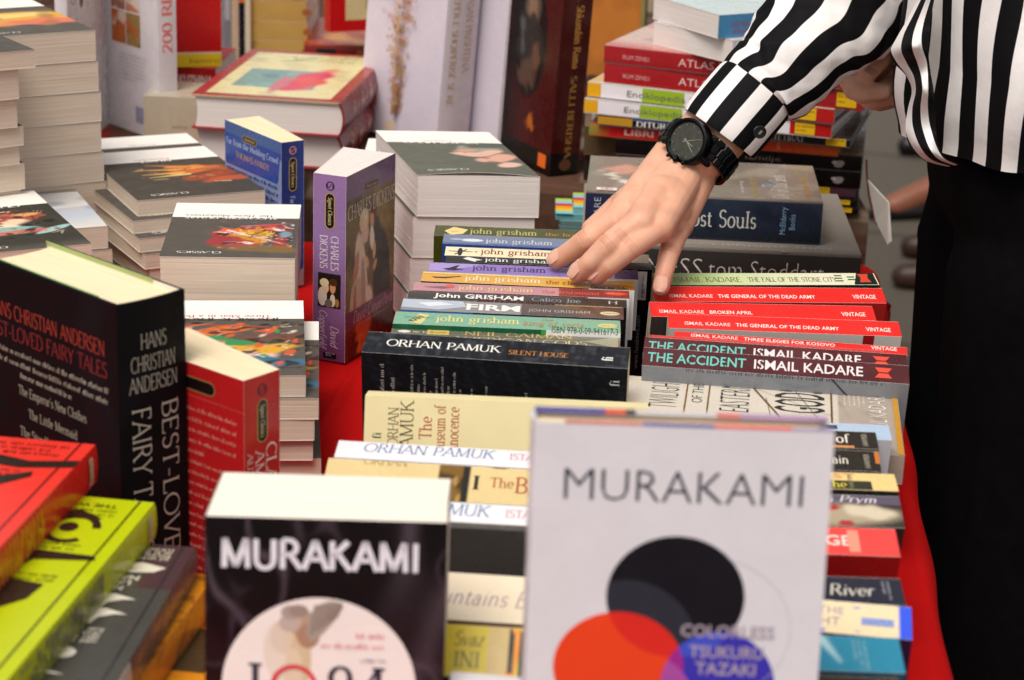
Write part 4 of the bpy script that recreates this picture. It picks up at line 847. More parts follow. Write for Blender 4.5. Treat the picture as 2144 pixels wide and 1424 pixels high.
# violet
M, W, T = upright((725, 371), (827.5, 321), (651, 365), .174, 174, 'front', 104)
cop = Art('6a5528', 91).blot('8f7836', 16, .2, .7).blot('362a18', 13, .5, .7)
for a in ((76, 66, 17, 54, '0e0b0a', 6), (66, 100, 9, 22, '14100e', 0), (70, 30, 24, 20, '120e0c', 0), (34, 70, 11, 40, 'cfc0aa', 10), (26, 44, 14, 30, 'b9a58c', 6), (44, 38, 12, 26, 'd8c8b4', -14), (38, 58, 5, 34, 'a88a78', 4), (22, 84, 5, 14, 'b27a5c', -14), (20, 54, 4, 16, 'a0644c', 0), (28, 30, 9, 12, '8e4844', 0), (40, 112, 8, 8, 'c9ad98', 0), (41, 124, 6, 8, 'dcb596', -10), (38, 130, 9, 6, 'd8cca6', 14), (33, 124, 4, 7, 'c8b890', 0), (55, 125, 5, 8, 'c8926c', 0), (58, 132, 7, 5, '50301c', 0), (61, 125, 3.2, 7, '442814', 0), (55, 106, 4, 12, 'e2d8c8', 4), (60, 92, 3, 9, 'c8ac7c', 0), (62, 78, 3.5, 6, 'c49470', -30), (45, 84, 3, 7, 'cfa284', 30)): cop.ell(*a, .16, .14)
cop.blot('6a5a40', 4, 1.0, .5, (14, 26, 60, 110)).rect(0, 28, 105, 46, '64364e').rect(0, 0, 105, 28, '5a2a1c').ell(38, 14, 16, 12, 'b0522a', 0, .4, .5).ell(30, 10, 8, 10, 'c86a34', 0, .4, .5).ell(80, 14, 26, 18, '341a14', 0, .6, .3).ell(14, 10, 12, 12, '3c2018', 0, .5, .4).rect(0, 151, 105, 180, '6e5478')
VT = T
def cf(f):
    f.base(cop); f.pill(38, 152, 68, 160, '8a7448'); f.pill(38.8, 152.8, 67.2, 159.2, '3a2c2a'); f.lines(43, 154.4, 20, 1, 3, 4, lin('a88c5c'), 2)
    f.text('CHARLES DICKENS', 4, 132, 13.5, 'e4dcd0', 'serif', wd=98, tk=.085, tn=.04); f.text('David Copperfield', 16, 33, 11, 'd8b8c8', 'serif', wd=84, tk=.075, tn=.04, sf=0, slant=.3); f.lines(34, 27.5, 56, 1, 3, 4, lin('a880a0'), 3)
duo = Art('1c1712', 92)
for a in ((8, 16, 8, 20, 'c8b8a4', 0), (9, 8, 9, 8, 'dcc8b0', 0)): pass
def cs(f):
    T = f.h; f.base(Art('8f70a0', 93).ramp(60, 174, '6a3c68', 0).ramp(135, 174, '5c3058', 0, .5))
    logo(f, 10, T*.52, '241a30'); sign(f, 17, T*.39, 32, T*.25, 'Signet Classics')
    f.text('CHARLES', 56, T*.56, 7.4, 'e8e0e8', 'serif', wd=32, tk=.12); f.text('DICKENS', 56, T*.22, 7.4, 'e8e0e8', 'serif', wd=31, tk=.12)
    f.rect(91, T*.16, 123, T*.86, '1c1712')
    for (u, v, ru, rv, c) in ((113, T*.30, 9, T*.14, 'c9c0b0'), (105, T*.40, 5, T*.10, 'd8b090'), (100, T*.36, 4.0, T*.14, 'd6c49a'), (104, T*.62, 5.4, T*.09, 'c88a62'), (99, T*.64, 3.4, T*.13, '4c2a16'), (116, T*.62, 6, T*.08, 'd2c4a8'), (118, T*.76, 4, T*.06, '9a6a3a'), (119, T*.50, 4, T*.12, '6a5a58')): f.ell(u, v, ru, rv, c, n=24)
    f.text('David', 140, T*.56, 8, 'd0bcd2', 'serif', wd=20, sf=0, slant=.3, tk=.1); f.text('Copperfield', 126, T*.22, 7.4, 'd0bcd2', 'serif', wd=36, sf=0, slant=.3, tk=.1)
    f.rect(166, T*.34, 171, T*.74, '141014'); f.lines(167, T*.42, T*.28, 2, 1.2, 2, lin('d0c8d0'), 1, 90)
book(M, W, 174, T, 'thick violet paperback standing on end, CHARLES DICKENS and an embracing couple on it', cf, cs, '8a6a9a', paper='white', fin='gloss', fan=.65, fan_side=1)
# red
M, W, T = upright((510, 798), (388, 756), (597, 778), .171, 171, 'back', 105)
def rb(f):
    f.base(Art('ae1a1c', 94).ramp(100, 0, '7a1014', 1, .6)); f.rect(0, 148, 105, 148.6, 'c84a44')
    f.pill(46, 152, 78, 162, '8a6a40'); f.pill(47, 153, 77, 161, '180c0c')
    for k in range(17): f.lines(6, 138-k*7.6, 92 if k % 5 != 4 else 60, 1, 3, 4, lin('d88478'), k)
book(M, W, 171, T, 'thick red paperback standing on end, large white author name down its spine', 'b81c1c',
     S(Art('bc1e1c', 95).ramp(120, 171, '98141a', 0), lambda f: logo(f, 10, f.h*.5, '240c0c'), lambda f: sign(f, 17, f.h*.38, 29, f.h*.24, 'Signet Classics'), T_('CLASSIC', 49, T*.60, 9.5, 'f0d0c8', 'serif', wd=58, tk=.12), T_('AMERICAN', 52, T*.30, 8, 'ecc8c0', 'serif', wd=66, tk=.12), T_('AUTOBIOGRAPHIES', 52, T*.08, 5, 'e4bcb4', 'serif', wd=78, tk=.12)),
     rb, paper='cream', fin='gloss', fan=.5)
# Andersen hardback
M, W, T = upright((243, 640), (0, 548), (385, 605), .222, 222, 'back', 150)
def ab(f):
    f.base(Art('0b0b0e', 96).blot('15141a', 20, .4, .5))
    f.text('HANS CHRISTIAN ANDERSEN', 137, 184, 10.5, 'a84030', 'serif', wd=130, al='r', tk=.1, sf=.03); f.text('BEST-LOVED FAIRY TALES', 139, 169.5, 10.5, '8a3030', 'serif', wd=136, al='r', tk=.1, sf=.03)
    for k, (x, n) in enumerate(((10, 128), (8, 131), (40, 60))): f.lines(x, 159-k*7.5, n, 1, 4, 4, lin('a09a8a'), k)
    for k, t in enumerate(("The Emperor's New Clothes", 'The Little Mermaid', 'The Steadfast Tin Soldier', 'The Ugly Duckling', 'Thumbelina', 'The Snow Queen', 'The Nightingale')): f.text(t, 76, 132-k*15, 6.6, 'aaa492', 'serif', wd=len(t)*3.1, al='c', tk=.1)
def asp(f):
    f.base(Art('0b0b0e', 97).blot('15141a', 16, .4, .5), 1, 8)
    for t, u, h, wd in (('HANS', 33, 10.5, 21), ('CHRISTIAN', 48, 10.5, 36), ('ANDERSEN', 62, 10.5, 39)): f.text(t, u, T*.5, h, 'b8b0a0', 'serif', wd=wd, ang=90, al='c', tk=.085, tn=.05, sf=.05)
    f.text('BEST-LOVED', 72, T*.60, 13.5, 'c0b8a8', 'serif', wd=124, tk=.08, tn=.05, sf=.06); f.text('FAIRY TALES', 73, T*.17, 14, 'c0b8a8', 'serif', wd=102, tk=.08, tn=.05, sf=.06)
r = book(M, W, 222, T, 'big black hardback of fairy tales standing on end, red title on its back cover', '0d0c10', asp, ab, paper='cream', fin='matte', name='hardback_book', hard=True, bulge=2.5)
mb = MB()
mb.box(.022, .2216, .0026, .150, .2226, .0031, lin('9cc088')); mb.box(.03, .2216, T/1000-.0031, .150, .2226, T/1000-.0026, lin('a8b878'))
mb.box(.03, .2195, .0024, .150, .2222, .0027, lin('9cc088')); mb.box(.03, .2195, T/1000-.0027, .15, .2222, T/1000-.0024, lin('a8b878')); mb.build('jacket_lining', 'matte', r)

# ------------------------------------------------------------------ children's hardbacks, bottom left, fanned down in steps
def corner(c, f, z, T, W, H, ang=0):
    a = P(*c, z); X = hor(P(*f, z)-a); X.rotate(Matrix.Rotation(math.radians(ang), 3, 'Z')); Y = UP.cross(X); return frame(a-UP*T/1000, X, Y, UP)
def corner2(c, al, z, T): a = P(*c, z); Y = hor(P(*al, z)-a); X = Y.cross(UP); return frame(a-UP*T/1000, X, Y, UP)
GK = "children's square hardbacks stepped at the bottom left"
def blk_(f, u, v, k, c):       # little black woodcut figures
    if k == 0:                # skeleton arm
        f.poly([(u-34, v+3), (u-10, v+6), (u+12, v+4), (u+20, v+9), (u+22, v+3), (u+28, v-3), (u+16, v-6), (u+6, v-2), (u-12, v+1), (u-34, v-2)], c)
    elif k == 1:              # running figure
        f.ell(u, v+8, 3.4, 3.4, c, n=16); f.poly([(u-3, v+6), (u+4, v+5), (u+13, v+10), (u+14, v+7), (u+5, v), (u+4, v-5), (u+14, v-12), (u+10, v-14), (u-1, v-6), (u-12, v-10), (u-13, v-7), (u-4, v-1)], c)
    elif k == 2:              # curled moustache ship
        f.ell(u, v, 15, 11, c, ring=4.5, n=30, a0=-170, a1=130); f.poly([(u-12, v-9), (u+4, v-15), (u+24, v-9), (u+27, v-3), (u+20, v-8), (u+6, v-10)], c); f.ell(u+2, v-1, 5, 3.5, c, n=16)
    elif k == 3:              # flintlock
        f.poly([(u-36, v-3), (u-4, v), (u+2, v+8), (u+22, v+12), (u+22, v), (u+6, v-3), (u-2, v-7), (u-34, v-6)], c)
    else:
        f.poly([(u-8, v-6), (u+10, v-8), (u+12, v+6), (u+2, v+9), (u-6, v+3)], c)
def blk(f, u, v, k, c, s=1.0):
    class Q:                                          # the same figure, scaled about its middle
        def poly(q, pts, col): f.poly([(u+(x-u)*s, v+(y-v)*s*1.7) for x, y in pts], col)
        def ell(q, cx, cy, rx, ry, col, ring=0, **kw): f.ell(u+(cx-u)*s, v+(cy-v)*s*1.7, rx*s, ry*s*1.7, col, ring=ring*s, **kw)
    blk_(Q(), u, v, k, c)
def rot180(f):                # a canvas turned half round on the same face
    g = Face(f.mb, f.w, f.h, lambda u, v, n: f.m3(f.w-u, f.h-v, n)); g.k = f.k+3; return g
def kid(M, W, H, T, label, base, dk, lines, figs, spine, z0=None):
    def fr(f):
        f.base(Art(base, len(label)).rect(9, 0, 11.5, 400, base)); f.rect(8.5, 0, 10, H, dk)
        for t, x, y, h, wd in lines:
            if t: f.text(t, x, y, h, dk, 'sans', wd=wd, bold=.02)
            else: f.lines(x, y, wd, 1, h, 5, lin(dk), int(x+y))
        for u, v, k, s in figs: blk(f, u, v, k, '2c2018', s)
    return book(M, W, H, T, label, fr, spine, base, name='hardback_book', hard=True, paper='white', fin='gloss', group=GK, bulge=1.2)
def scrawl(base, letters, seed):
    def fn(f):
        f.base(base, 1, 8); rg = random.Random(seed); T = f.h
        x = 190-10
        for k in range(26):
            u = 26+k*6.2; f.poly([(u, T*.12), (u+rg.uniform(1.5, 3), T*.1), (u+rg.uniform(2, 5), T*.9), (u+rg.uniform(.5, 2), T*.88)], letters)
            if rg.random() < .6: f.ell(u+2, T*rg.uniform(.3, .7), rg.uniform(1.5, 3), T*rg.uniform(.12, .25), letters, ring=1.1, n=14)
        f.rect(f.w-18, T*.14, f.w-12, T*.86, 'd8c8a8'); f.text('BOOKS', f.w-13.4, T*.2, 3.4, '5a3a24', ang=90, wd=T*.6)
    return fn
M = corner2((200, 931), (0, 1146), .138, 25)
kid(M, 150, 285, 25, 'bright red hardback with black figures, highest of the stepped children\'s books', 'e8382c', '5a1410',
    (('', 16, 22, 4.5, 46), ('', 24, 15, 4.5, 50), ('', 14, 8, 4.5, 56), ('', 30, 52, 3.2, 40), ('', 30, 58, 3.2, 40), ('', 32, 64, 3.2, 36)), ((46, 34, 0, 1.35), (40, 78, 1, 1.5), (44, 128, 4, 1.4), (60, 170, 3, 1), (50, 230, 2, 1.2)), scrawl('d8241c', 'f0b420', 3))
def redtext(f): pass
M = corner2((324, 1053), (82, 1344), .113, 23)
kid(M, 150, 285, 23, 'lime green hardback with black figures, second of the stepped children\'s books', 'bcc80e', '3a3c08',
    (('THE WILL', 20, 10, 5.5, 36), ('', 18, 19, 3.6, 50), ('', 18, 25, 3.6, 52), ('', 24, 31, 3.6, 40), ('', 30, 66, 3.6, 30), ('', 22, 72, 3.6, 48), ('', 24, 78, 3.6, 40), ('', 20, 116, 3.4, 50), ('', 20, 122, 3.4, 50)), ((36, 50, 2, 1.15), (46, 97, 3, 1.1), (34, 142, 4, 1.3), (50, 190, 1, 1.3)), scrawl('c8d012', '6a5a74', 5))
M = corner2((410, 1146), (254, 1410), .090, 22)
def lawn(f):
    f.base(Art('4a4844', 7).rect(0, 0, 150, 30, '4a3638').rect(0, 0, 22, 64, '4e363a')); f.rect(7, 0, 8.4, 190, '35302e')
    for k in range(4): f.lines(12, 6+k*4.6, 66, 1, 4, 4, lin('d8d0b8'), k)
    f.poly([(10, 34), (26, 28), (46, 33), (78, 27), (86, 33), (60, 44), (30, 43), (16, 41)], 'e2d8c6'); f.poly([(26, 37), (56, 36), (40, 41)], '4a4844')
    for k, t in enumerate(('NATURE', 'LAW OF', 'NEW')): f.text(t, 22+k*3, 48+k*7.4, 6, 'e2d8c6', wd=32 if k < 2 else 18, bold=.03)
    for v in (76, 96): f.poly([(16, v+4), (30, v-2), (60, v-3), (84, v+4), (78, v+7), (66, v+4), (62, v+12), (58, v+18), (34, v+18), (32, v+10), (24, v+5)], 'e8e0d0')
    for k in range(4): f.lines(24, 120+k*5, 50, 1, 4, 4, lin('d8d0c0'), k+9)
    for u, v, r in ((40, 152, 9), (52, 148, 11), (62, 154, 9), (50, 158, 9)): f.ell(u, v, r, r*.8, 'e8e0d0', n=20)
    f.poly([(48, 158), (56, 158), (58, 172), (80, 178), (30, 178), (46, 172)], 'e8e0d0')
book(M, 150, 285, 22, "grey hardback with white pagodas, third of the stepped children's books", lawn, S(Art('d4d5cb', 4).rect(130, 0, 300, 40, '5a4448'), R_(60, 2, 100, 14, '7a7870')), '6a645c', name='hardback_book', hard=True, paper='white', fin='gloss', group=GK, bulge=1.2)
M = corner2((450, 1205), (287, 1426), .068, 22)
def org(f):
    f.base(Art('d8881c', 8).blot('9a5a14', 5, .4, .8, (0, 0, 24, 190)).blot('6a3c18', 4, .7, .7, (0, 0, 24, 190)))
book(M, 150, 285, 22, "orange hardback with a brown pattern along its hinge, fourth of the stepped children's books", org, S(Art('d4861c', 12).blot('9a5414', 4, .3, .8).blot('6a3a18', 3, .7, .8).ramp(2.5, .5, '5a3060')), 'd4861c', name='hardback_book', hard=True, paper='white', fin='gloss', group=GK, bulge=1.2)
M = corner2((560, 1250), (420, 1480), .045, 22)
book(M, 150, 285, 22, "orange hardback with a dark castle outline, lowest in view of the stepped children's books", S('e08c1c', G_((10, 60), (30, 52), (34, 70), (44, 66), (48, 90), (30, 110), (10, 110), c='4a3a24')), S('d4861c'), 'd4861c', name='hardback_book', hard=True, paper='white', fin='gloss', group=GK, bulge=1.2)
book(shift(M, 2, 3, -22.5), 150, 285, 21.5, "brown hardback at the foot of the stepped children's books", '6a4a30', '6a4a30', name='hardback_book', hard=True, group=GK, bulge=1.2)
# ------------------------------------------------------------------ right middle: big books lying behind the right row
def flat_spine(tl, tr, z, T, H=None):
    """lying front cover up, spine toward the camera; tl, tr: ends of the spine's top edge"""
    a, b = P(*tl, z), P(*tr, z); r = hor(b-a); H = H or (b-a).length*1000; n = UP.cross(r)
    return frame(a+r*H/1000-UP*T/1000, n, -r, UP), H
M, H = flat_spine((1217, 508), (1804, 534), .076, 39)
def stod(f):
    f.base('35322f', 1, 8); f.text('iWITNESS', 6, 10, 20, 'ddd8d0', wd=112, bold=-.02); f.text('tom Stoddart', 124, 10, 20, 'ddd8d0', wd=112, bold=-.02); f.rect(0, 36, H, 38.8, '6c665c')
def stodf(f):
    f.base('8e857c'); f.text('tom Stoddart', 20, 26, 24, 'b2a9a0', wd=120, ang=90, bold=-.02)
    f.rect(0, 0, 12, H, '837a72'); f.poly([(16, 200), (17, 200), (24, 160), (23, 160)], 'b2a9a0'); f.poly([(16, 188), (17, 188), (17, 160), (16, 160)], 'b2a9a0')
STZ = .076
book(M, 235, H, 39, 'large grey photography book lying flat under the blue grey hardback', stodf, stod, '35322f', name='hardback_book', hard=True, paper='white', fin='matte', bulge=1.5, group=None)
book(shift(M, 6, 8, -37), 220, H-24, 36, 'plain dark book hidden beneath the large photography book', '2c2a28', '2c2a28', name='hardback_book', hard=True)
M, H = flat_spine((1227, 401), (1724, 425), .119, 42)
def soul(f):
    f.base(Art('2a3244', 7).blot('3c465c', 16, .1, .7).blot('1a2030', 9, .5, .6).ramp(40, 0, '2a2c50', 0, .7).ramp(16, 0, '12161f'), 1, 8)
    f.text('CLARE', 15, 7, 7, 'b8bcc8', wd=30, ang=90, bold=-.01); f.text('City of Lost Souls', 40, 13, 17, 'd4d2c8', 'serif', wd=128, tk=.11, tn=.06)
    f.text('McElderry', 196, 8, 6, '8ab0d0', wd=28, ang=90); f.text('Books', 205, 13, 6, '8ab0d0', wd=16, ang=90)
def soulf(f):
    f.base(Art('857c6e', 8).blot('a09482', 26, .2, .6).ell(96, 196, 22, 16, 'cf9a84', 30, .5, .4).ell(70, 205, 18, 10, 'ddd2c2', 20, .5, .5).ell(40, 185, 16, 8, 'e0d8ca', 40, .5, .4).blot('5e584e', 30, .5, .5).ramp(8, 0, '6a645a', 0))
    f.text('THE MORTAL INSTRUMENTS', 10, 62, 6, 'b8a060', wd=84, ang=0); f.text('City of Lost Souls', 8, 32, 16, 'e8e2d6', 'serif', wd=96, tk=.1, tn=.05); f.text('CASSANDRA CLARE', 10, 10, 7, 'c89a50', wd=86)
    f.ell(56, 50, 7, 7, 'a8b8c0', ring=1.6, n=28); f.ell(56, 50, 3, 3, '7a9ab4', n=20); f.text('bestselling', 20, 76, 4, 'd0c8bc', wd=50); f.ell(50, 24, 9, 9, 'b0a698', ring=1.2, n=26, a0=60, a1=250)
def redlabel(f, x, y, sw, sh):
    f.rect(x, y, x+sw, y+sh, 'e4dcd8'); f.rect(x, y, x+1.6, y+sh, 'c03a30'); f.rect(x+sw-1.6, y, x+sw, y+sh, 'c03a30'); f.rect(x+3, y+sh*.2, x+sw-3, y+sh*.8, 'c4bcb8'); f.lines(x+4, y+sh*.45, sw-8, 1, 2.4, 3, lin('504848'), 3)
book(M, 152, H, 42, 'thick hardback lying flat behind the hand, blue grey spine ending Lost Souls', soulf, soul, '2a3244', name='hardback_book', hard=True, paper='cream', fin='gloss', bulge=.6, stickers=(('front', 5, H-30, 14, 20, redlabel, 'price_label'),))
# pad of coloured paper strips
root = empty('note_pad', P(1190, 470, .0), 'small stack of bright striped note sheets left of the grey photography book', 'note pad')
o0 = P(1196, 484, 0)
for k, (dx, dy, z0, z1, cs_) in enumerate(((0, 0, 0, .012, ('4f6a68', '6a8a88', '56706e', '789a98')), (-.004, .002, .012, .019, ('5a9aa0', '6aaab0', '50888e', '7ab4b8')))):
    mb = MB()
    for j in range(8):
        c = lin(cs_[j % 4]); za = z0+(z1-z0)*j/8; mb.box(o0.x-.014+dx+.001*((j*7) % 3), o0.y+dy, za, o0.x+.018+dx, o0.y+.05+dy, za+(z1-z0)/8, c)
    o = mb.build('sheets', 'matte', root); o.location = -root.location
mb = MB()
for j, c in enumerate(('7ac8d0', 'e8b820', 'e09a28', 'c83a3a', '8ac0d8', 'b0cc50')):
    y0 = o0.y+j*.011; mb.box(o0.x-.018, y0, 0.0195, o0.x+.001, y0+.0108, 0.0202, lin(c)); mb.box(o0.x+.002, y0+.006, 0.0195+.006, o0.x+.016, y0+.0165, 0.0202+.006, lin(c))
    mb.box(o0.x+.002, y0+.006, 0.0195, o0.x+.016, y0+.0165, 0.0195+.0055, lin('7ab0b8'))
o = mb.build('striped_sheets', 'matte', root); o.location = -root.location

# ------------------------------------------------------------------ big stack on the back table
BS = 'books in the tall stack behind the big photography book'
def big(label, tl, tr, z, T, spine, front, H=None, W=210, name='hardback_book', hard=True, **k):
    k.setdefault('bulge', .3); M, H = flat_spine(tl, tr, z, T, H); return book(M, W, H, T-.3, label, front, spine, front if not callable(front) else '555555', name=name, hard=hard, group=BS, paper='white', **k)
def ylab(f, x, y, sw, sh):
    f.rect(x, y, x+sw, y+sh, 'e0b41c'); f.lines(x+2, y+sh*.62, sw-4, 2, sh*.22, sh*.36, lin('8a5a10'), 3)
def lab(x, T): return (('spine', x, T*.12, 22, T*.76, ylab, 'price_label'),)
z = RZ
def dz(T):
    global z; z += T/1000; return z
big('lowest thin black spine with a yellow price label in the back stack', (1300, 398), (1798, 434), dz(8), 8, S('100f0f'), '141212', stickers=lab(238, 7.7))
big('second thin black spine with a yellow price label in the back stack', (1300, 383), (1797, 418), dz(8), 8, S('131110'), '141212', stickers=lab(236, 7.7))
big('purple brown rounded spine with a yellow label in the back stack', (1302, 356), (1792, 394), dz(11), 11, S(Art('5a3440', 3).blot('8a7078', 8, .3, .7)), '4a2c30', stickers=lab(214, 10.7))
def motif(f):
    f.base('0d0c0c', 1, 8); u = f.w-30
    for a in (0, 50, 100, 150): f.ell(u+6*math.cos(a), f.h*.5+f.h*.2*math.sin(a), 5, f.h*.14, 'a89c98', n=14)
    f.ell(u, f.h*.5, 3, f.h*.1, 'd0c8c4', n=12)
big('lower of two thick black spines with a pale leaf mark', (1296, 322), (1804, 360), dz(19.5), 19.5, motif, '121010')
def blue(f): f.base(Art('0d0c0d', 3).rect(0, 0, 60, 9, '24344c')); motif_k = None; 
big('upper of two thick black spines with a pale leaf mark', (1290, 288), (1806, 326), dz(19.5), 19.5, lambda f: (motif(f), f.text('familje', f.w-130, 6, 6, '7a7068', wd=40))[0], Art('5a3c24', 5).blot('8a6a4a', 20, .3, .6))
def libri(f):
    f.base(Art('c41c20', 4).ramp(170, 290, 'd8641c', 0).ramp(26, 0, '7a8a3a', 0)); f.text('LIBRI I DIJES', 40, 4, 7, 'e8c8b8', wd=84, bold=.02); f.text('BOTA', f.w-30, 3.5, 4.5, 'e8b48c', wd=0.1); f.text('DRITA', f.w-64, 2, 4, 'e8a070', ang=90, wd=10)
big('red to orange spine reading LIBRI I DIJES in the back stack', (1234, 257), (1756, 302), dz(14.5), 14.5, libri, 'b04a30')
def dit(f):
    f.base('171414'); f.rect(0, .3, 40, 12, 'b88828'); f.rect(40, 8.6, f.w, 10.2, '2c6aa8'); f.text('DITURIA ËSHTË', 45, 2, 6, 'e4dcd4', 'serif', wd=84, tk=.18); f.text('KARRETETIRAT', f.w-112, 2, 6.4, 'b0a8a0', 'serif', wd=62, tk=.18)
big('black spine reading DITURIA with a gold end, in the back stack', (1252, 240), (1781, 289), dz(11.5), 11.5, dit, Art('3a2418', 5).blot('6a4428', 18, .3, .6), stickers=lab(258, 11))
def enc(a, b):
    def fn(f):
        T = f.h; f.base('e6e0e4'); f.rect(0, .3, a, T-.3, 'e0a41c'); f.rect(a+49, .3, a+98, T-.3, '96b428'); f.text('Enciklopedia ime e', a+30, T*.3, T*.42, '6a6a60', wd=104); f.rect(f.w-46, .3, f.w, T-.3, 'b81818'); f.ell(f.w-110, T, 50, 7, '6a746c', n=24)
    return fn
big('lower white spine reading Enciklopedia with yellow and lime blocks', (1224, 205), (1742, 259), dz(17), 17, enc(16, 0), 'c8c0c0', stickers=lab(242, 16.6))
big('upper white spine reading Enciklopedia with yellow and lime blocks', (1231, 170), (1748, 227), dz(18), 18, enc(16, 0), Art('c8d0c8', 3).blot('e0a020', 20, .4, .7), stickers=lab(242, 17.6))
atl = S('a01a20', T_('IKLIM ZENELI', 22, 7, 5, 'd8a0a0', wd=32), T_('ATLAS I PËRGJITHSHËM', 88, 6, 9, 'e4c8c4', wd=150, bold=-.005))
big('lower red spine reading ATLAS in the back stack', (1266, 132), (1808, 192), dz(21.5), 21.5, atl, 'a01a20', stickers=lab(268, 21))
big('upper red spine reading ATLAS in the back stack', (1266, 92), (1808, 152), dz(21.5), 21.5, atl, Art('c89890', 6).blot('d8c8b8', 22, .1, .6).ramp(40, 0, 'c86a68', 0))
# two white paged books lying askew on the atlases
zt = z
X0 = P(1505, 120, zt)
def askew(c, d, z, T, W, H, *a, **k):
    """lying with its head to the camera left and its spine to the right; c: near top corner at spine, d: along the head edge to the left"""
    q = P(*c, z); X = hor(P(*d, z)-q); Y = UP.cross(X); return book(frame(q-Y*H/1000-UP*T/1000, X, Y, UP), W, H, T, *a, group=BS, **k)
M = None
q = P(1535, 84, zt+.026); X = hor(P(1360, 42, zt+.026)-q); Y = UP.cross(X)
book(frame(q-Y*.19-UP*.026, X, Y, UP), 130, 190, 25.6, 'white paged book lying askew on top of the red atlases', 'd8d4da', 'd8d4da', paper='white', group=BS)
q = P(1506, 31, zt+.052); X = hor(P(1352, -14, zt+.052)-q); Y = UP.cross(X)
book(frame(q-Y*.18-UP*.026, X, Y, UP), 130, 180, 25.6, 'pale book with a blue spine lying on the white paged one', Art('c8d4d4', 4).blot('d8b090', 20, .5, .6), S('4a8ab8', T_('UCHA', 16, 12, 6, 'a83a48', wd=24), T_('VERSARI', 18, 4, 5, 'a83a48', wd=24)), paper='white', group=BS)

# ------------------------------------------------------------------ standing books on the back table
def stand(bl, br, H, T, side_far=None, lean=0, zb=None, roll=0):
    """front cover to the camera, by its bottom corners"""
    zb = RZ if zb is None else zb; a, b = P(*bl, zb), P(*br, zb); X = hor(b-a); W = (b-a).length*1000; n = UP.cross(X)
    c, s_ = math.cos(math.radians(lean)), math.sin(math.radians(lean)); Y = UP*c+n*s_; Z = X.cross(Y)
    if roll: R = Matrix.Rotation(math.radians(roll), 3, n); X = R @ X; Y = R @ Y
    return frame(a-Z*T/1000, X, Y, Z), W
def stand2(c, f, s, zb, H, W=None, side='back', roll=0, T=None):
    """spine and back (or front) cover both in view, by its bottom corners"""
    C_, F_, S_ = P(*c, zb), P(*f, zb), P(*s, zb); X = hor(F_-C_); Z = X.cross(UP); T = T or abs((S_-C_).dot(Z))*1000; W = W or (F_-C_).length*1000
    Y = UP.copy()
    if roll: R = Matrix.Rotation(math.radians(roll), 3, Z); R2 = Matrix.Rotation(math.radians(roll), 3, Vector((0, 1, 0))); X = R2 @ X; Y = R2 @ Y; Z = R2 @ Z
    o = C_ if side == 'back' else C_-Z*T/1000
    return frame(o, X, Y, Z), W, T
gold = 'b8925a'
def ornament(f, x, w_):
    rg = random.Random(4)
    for k in range(420):
        v = 268-abs(rg.random())*235; t = (268-v)/235; u = x+rg.gauss(0, w_*(1-t)*.55+1.2); r_ = rg.uniform(1.4, 3.4)
        f.ell(u, v, r_, r_, gold if rg.random() < .6 else 'c88a72', ring=.9, n=9)
    for k in range(12): v = 40+k*19; f.poly([(x-1, v), (x+1, v), (x+rg.uniform(-6, 6), v+18), (x+rg.uniform(-7, 5), v+18)], 'c4a27c')
    f.rect(x-8, 12, x+8, 24, 'd8c0a4')
def hasf(f): f.base(Art('d6ccd8', 3)); ornament(f, f.w*.50, 34)
def hasb(f): f.base(Art('d6ccd8', 3)); ornament(f, f.w*.48, 34)
def hass(f):
    f.base(Art('d8ccd2', 5), 1, 10)
    T = f.h; f.text('HASAN PRISHTINA', 96, T*.52, T*.22, gold, 'serif', wd=100, tk=.12); f.text('VEPËR E SHQIPËRISË SË RE', 96, T*.16, T*.15, gold, 'serif', wd=140); f.text('HAKIF BAJRAMI', 16, T*.40, T*.2, gold, 'serif', wd=66)
def stand3(c, ang, zb, roll=0, H=0, T=0):
    """by the bottom corner between spine and back cover and the plan angle of the cover"""
    C_ = c if isinstance(c, Vector) else P(*c, zb); t = math.radians(ang); X = Vector((-math.cos(t), math.sin(t), 0)); Z = X.cross(UP); Y = UP.copy()
    R = Matrix.Rotation(math.radians(roll), 3, Vector((0, 1, 0))); return frame(C_, R @ X, R @ Y, R @ Z), C_, X, Z
WH = 'matching tall white hardbacks with gold lettering'
M, C1, X1, Z1 = stand3((912, 318), 42, RZ, 3.4)
book(M, 136, 292, 56, 'left of two tall white hardbacks with a gold floral ornament, orange price tag on it', hasf, hass, hasb, name='hardback_book', hard=True, paper='white', fin='gloss', bulge=5, group=WH, stickers=(('back', 14, 34, 13, 16, 'e8682c', 'price_tag'),))
M, _, _, _ = stand3(C1+Z1*.066-X1*.040, 42, RZ, 3.2)
book(M, 172, 292, 56, 'right of two tall white hardbacks with gold lettering, beside the dark red one', hasf, hass, hasb, name='hardback_book', hard=True, paper='white', fin='gloss', bulge=5, group=WH)
def drb(f):
    W_ = f.w; f.base(Art('48100d', 7).ramp(W_*.45, 0, '0a0708', 0).rect(0, 232, 400, 300, '17110f').rect(0, 0, 400, 26, '120c0c').ell(W_*.42, 152, 40, 70, '0e0a0a', 0, .12, .03).ell(W_*.44, 190, 17, 24, '5c4c44', 0, .5, .2).ell(W_*.45, 186, 12, 17, '8a6a54', 0, .5, .2).ell(W_*.45, 172, 9, 9, '3a2c26', 0, .5, .3).ell(W_*.40, 136, 26, 34, '2c2826', 0, .5, .4).ell(W_*.28, 146, 7, 20, '56565c', 8, .6, .4).ell(W_*.56, 130, 8, 18, '6a4434', 0, .6, .4).ell(W_*.42, 112, 18, 16, '5a4034', 10, .6, .4).ell(W_*.55, 54, 8, 9, 'b8601c', 0, .6, .4))
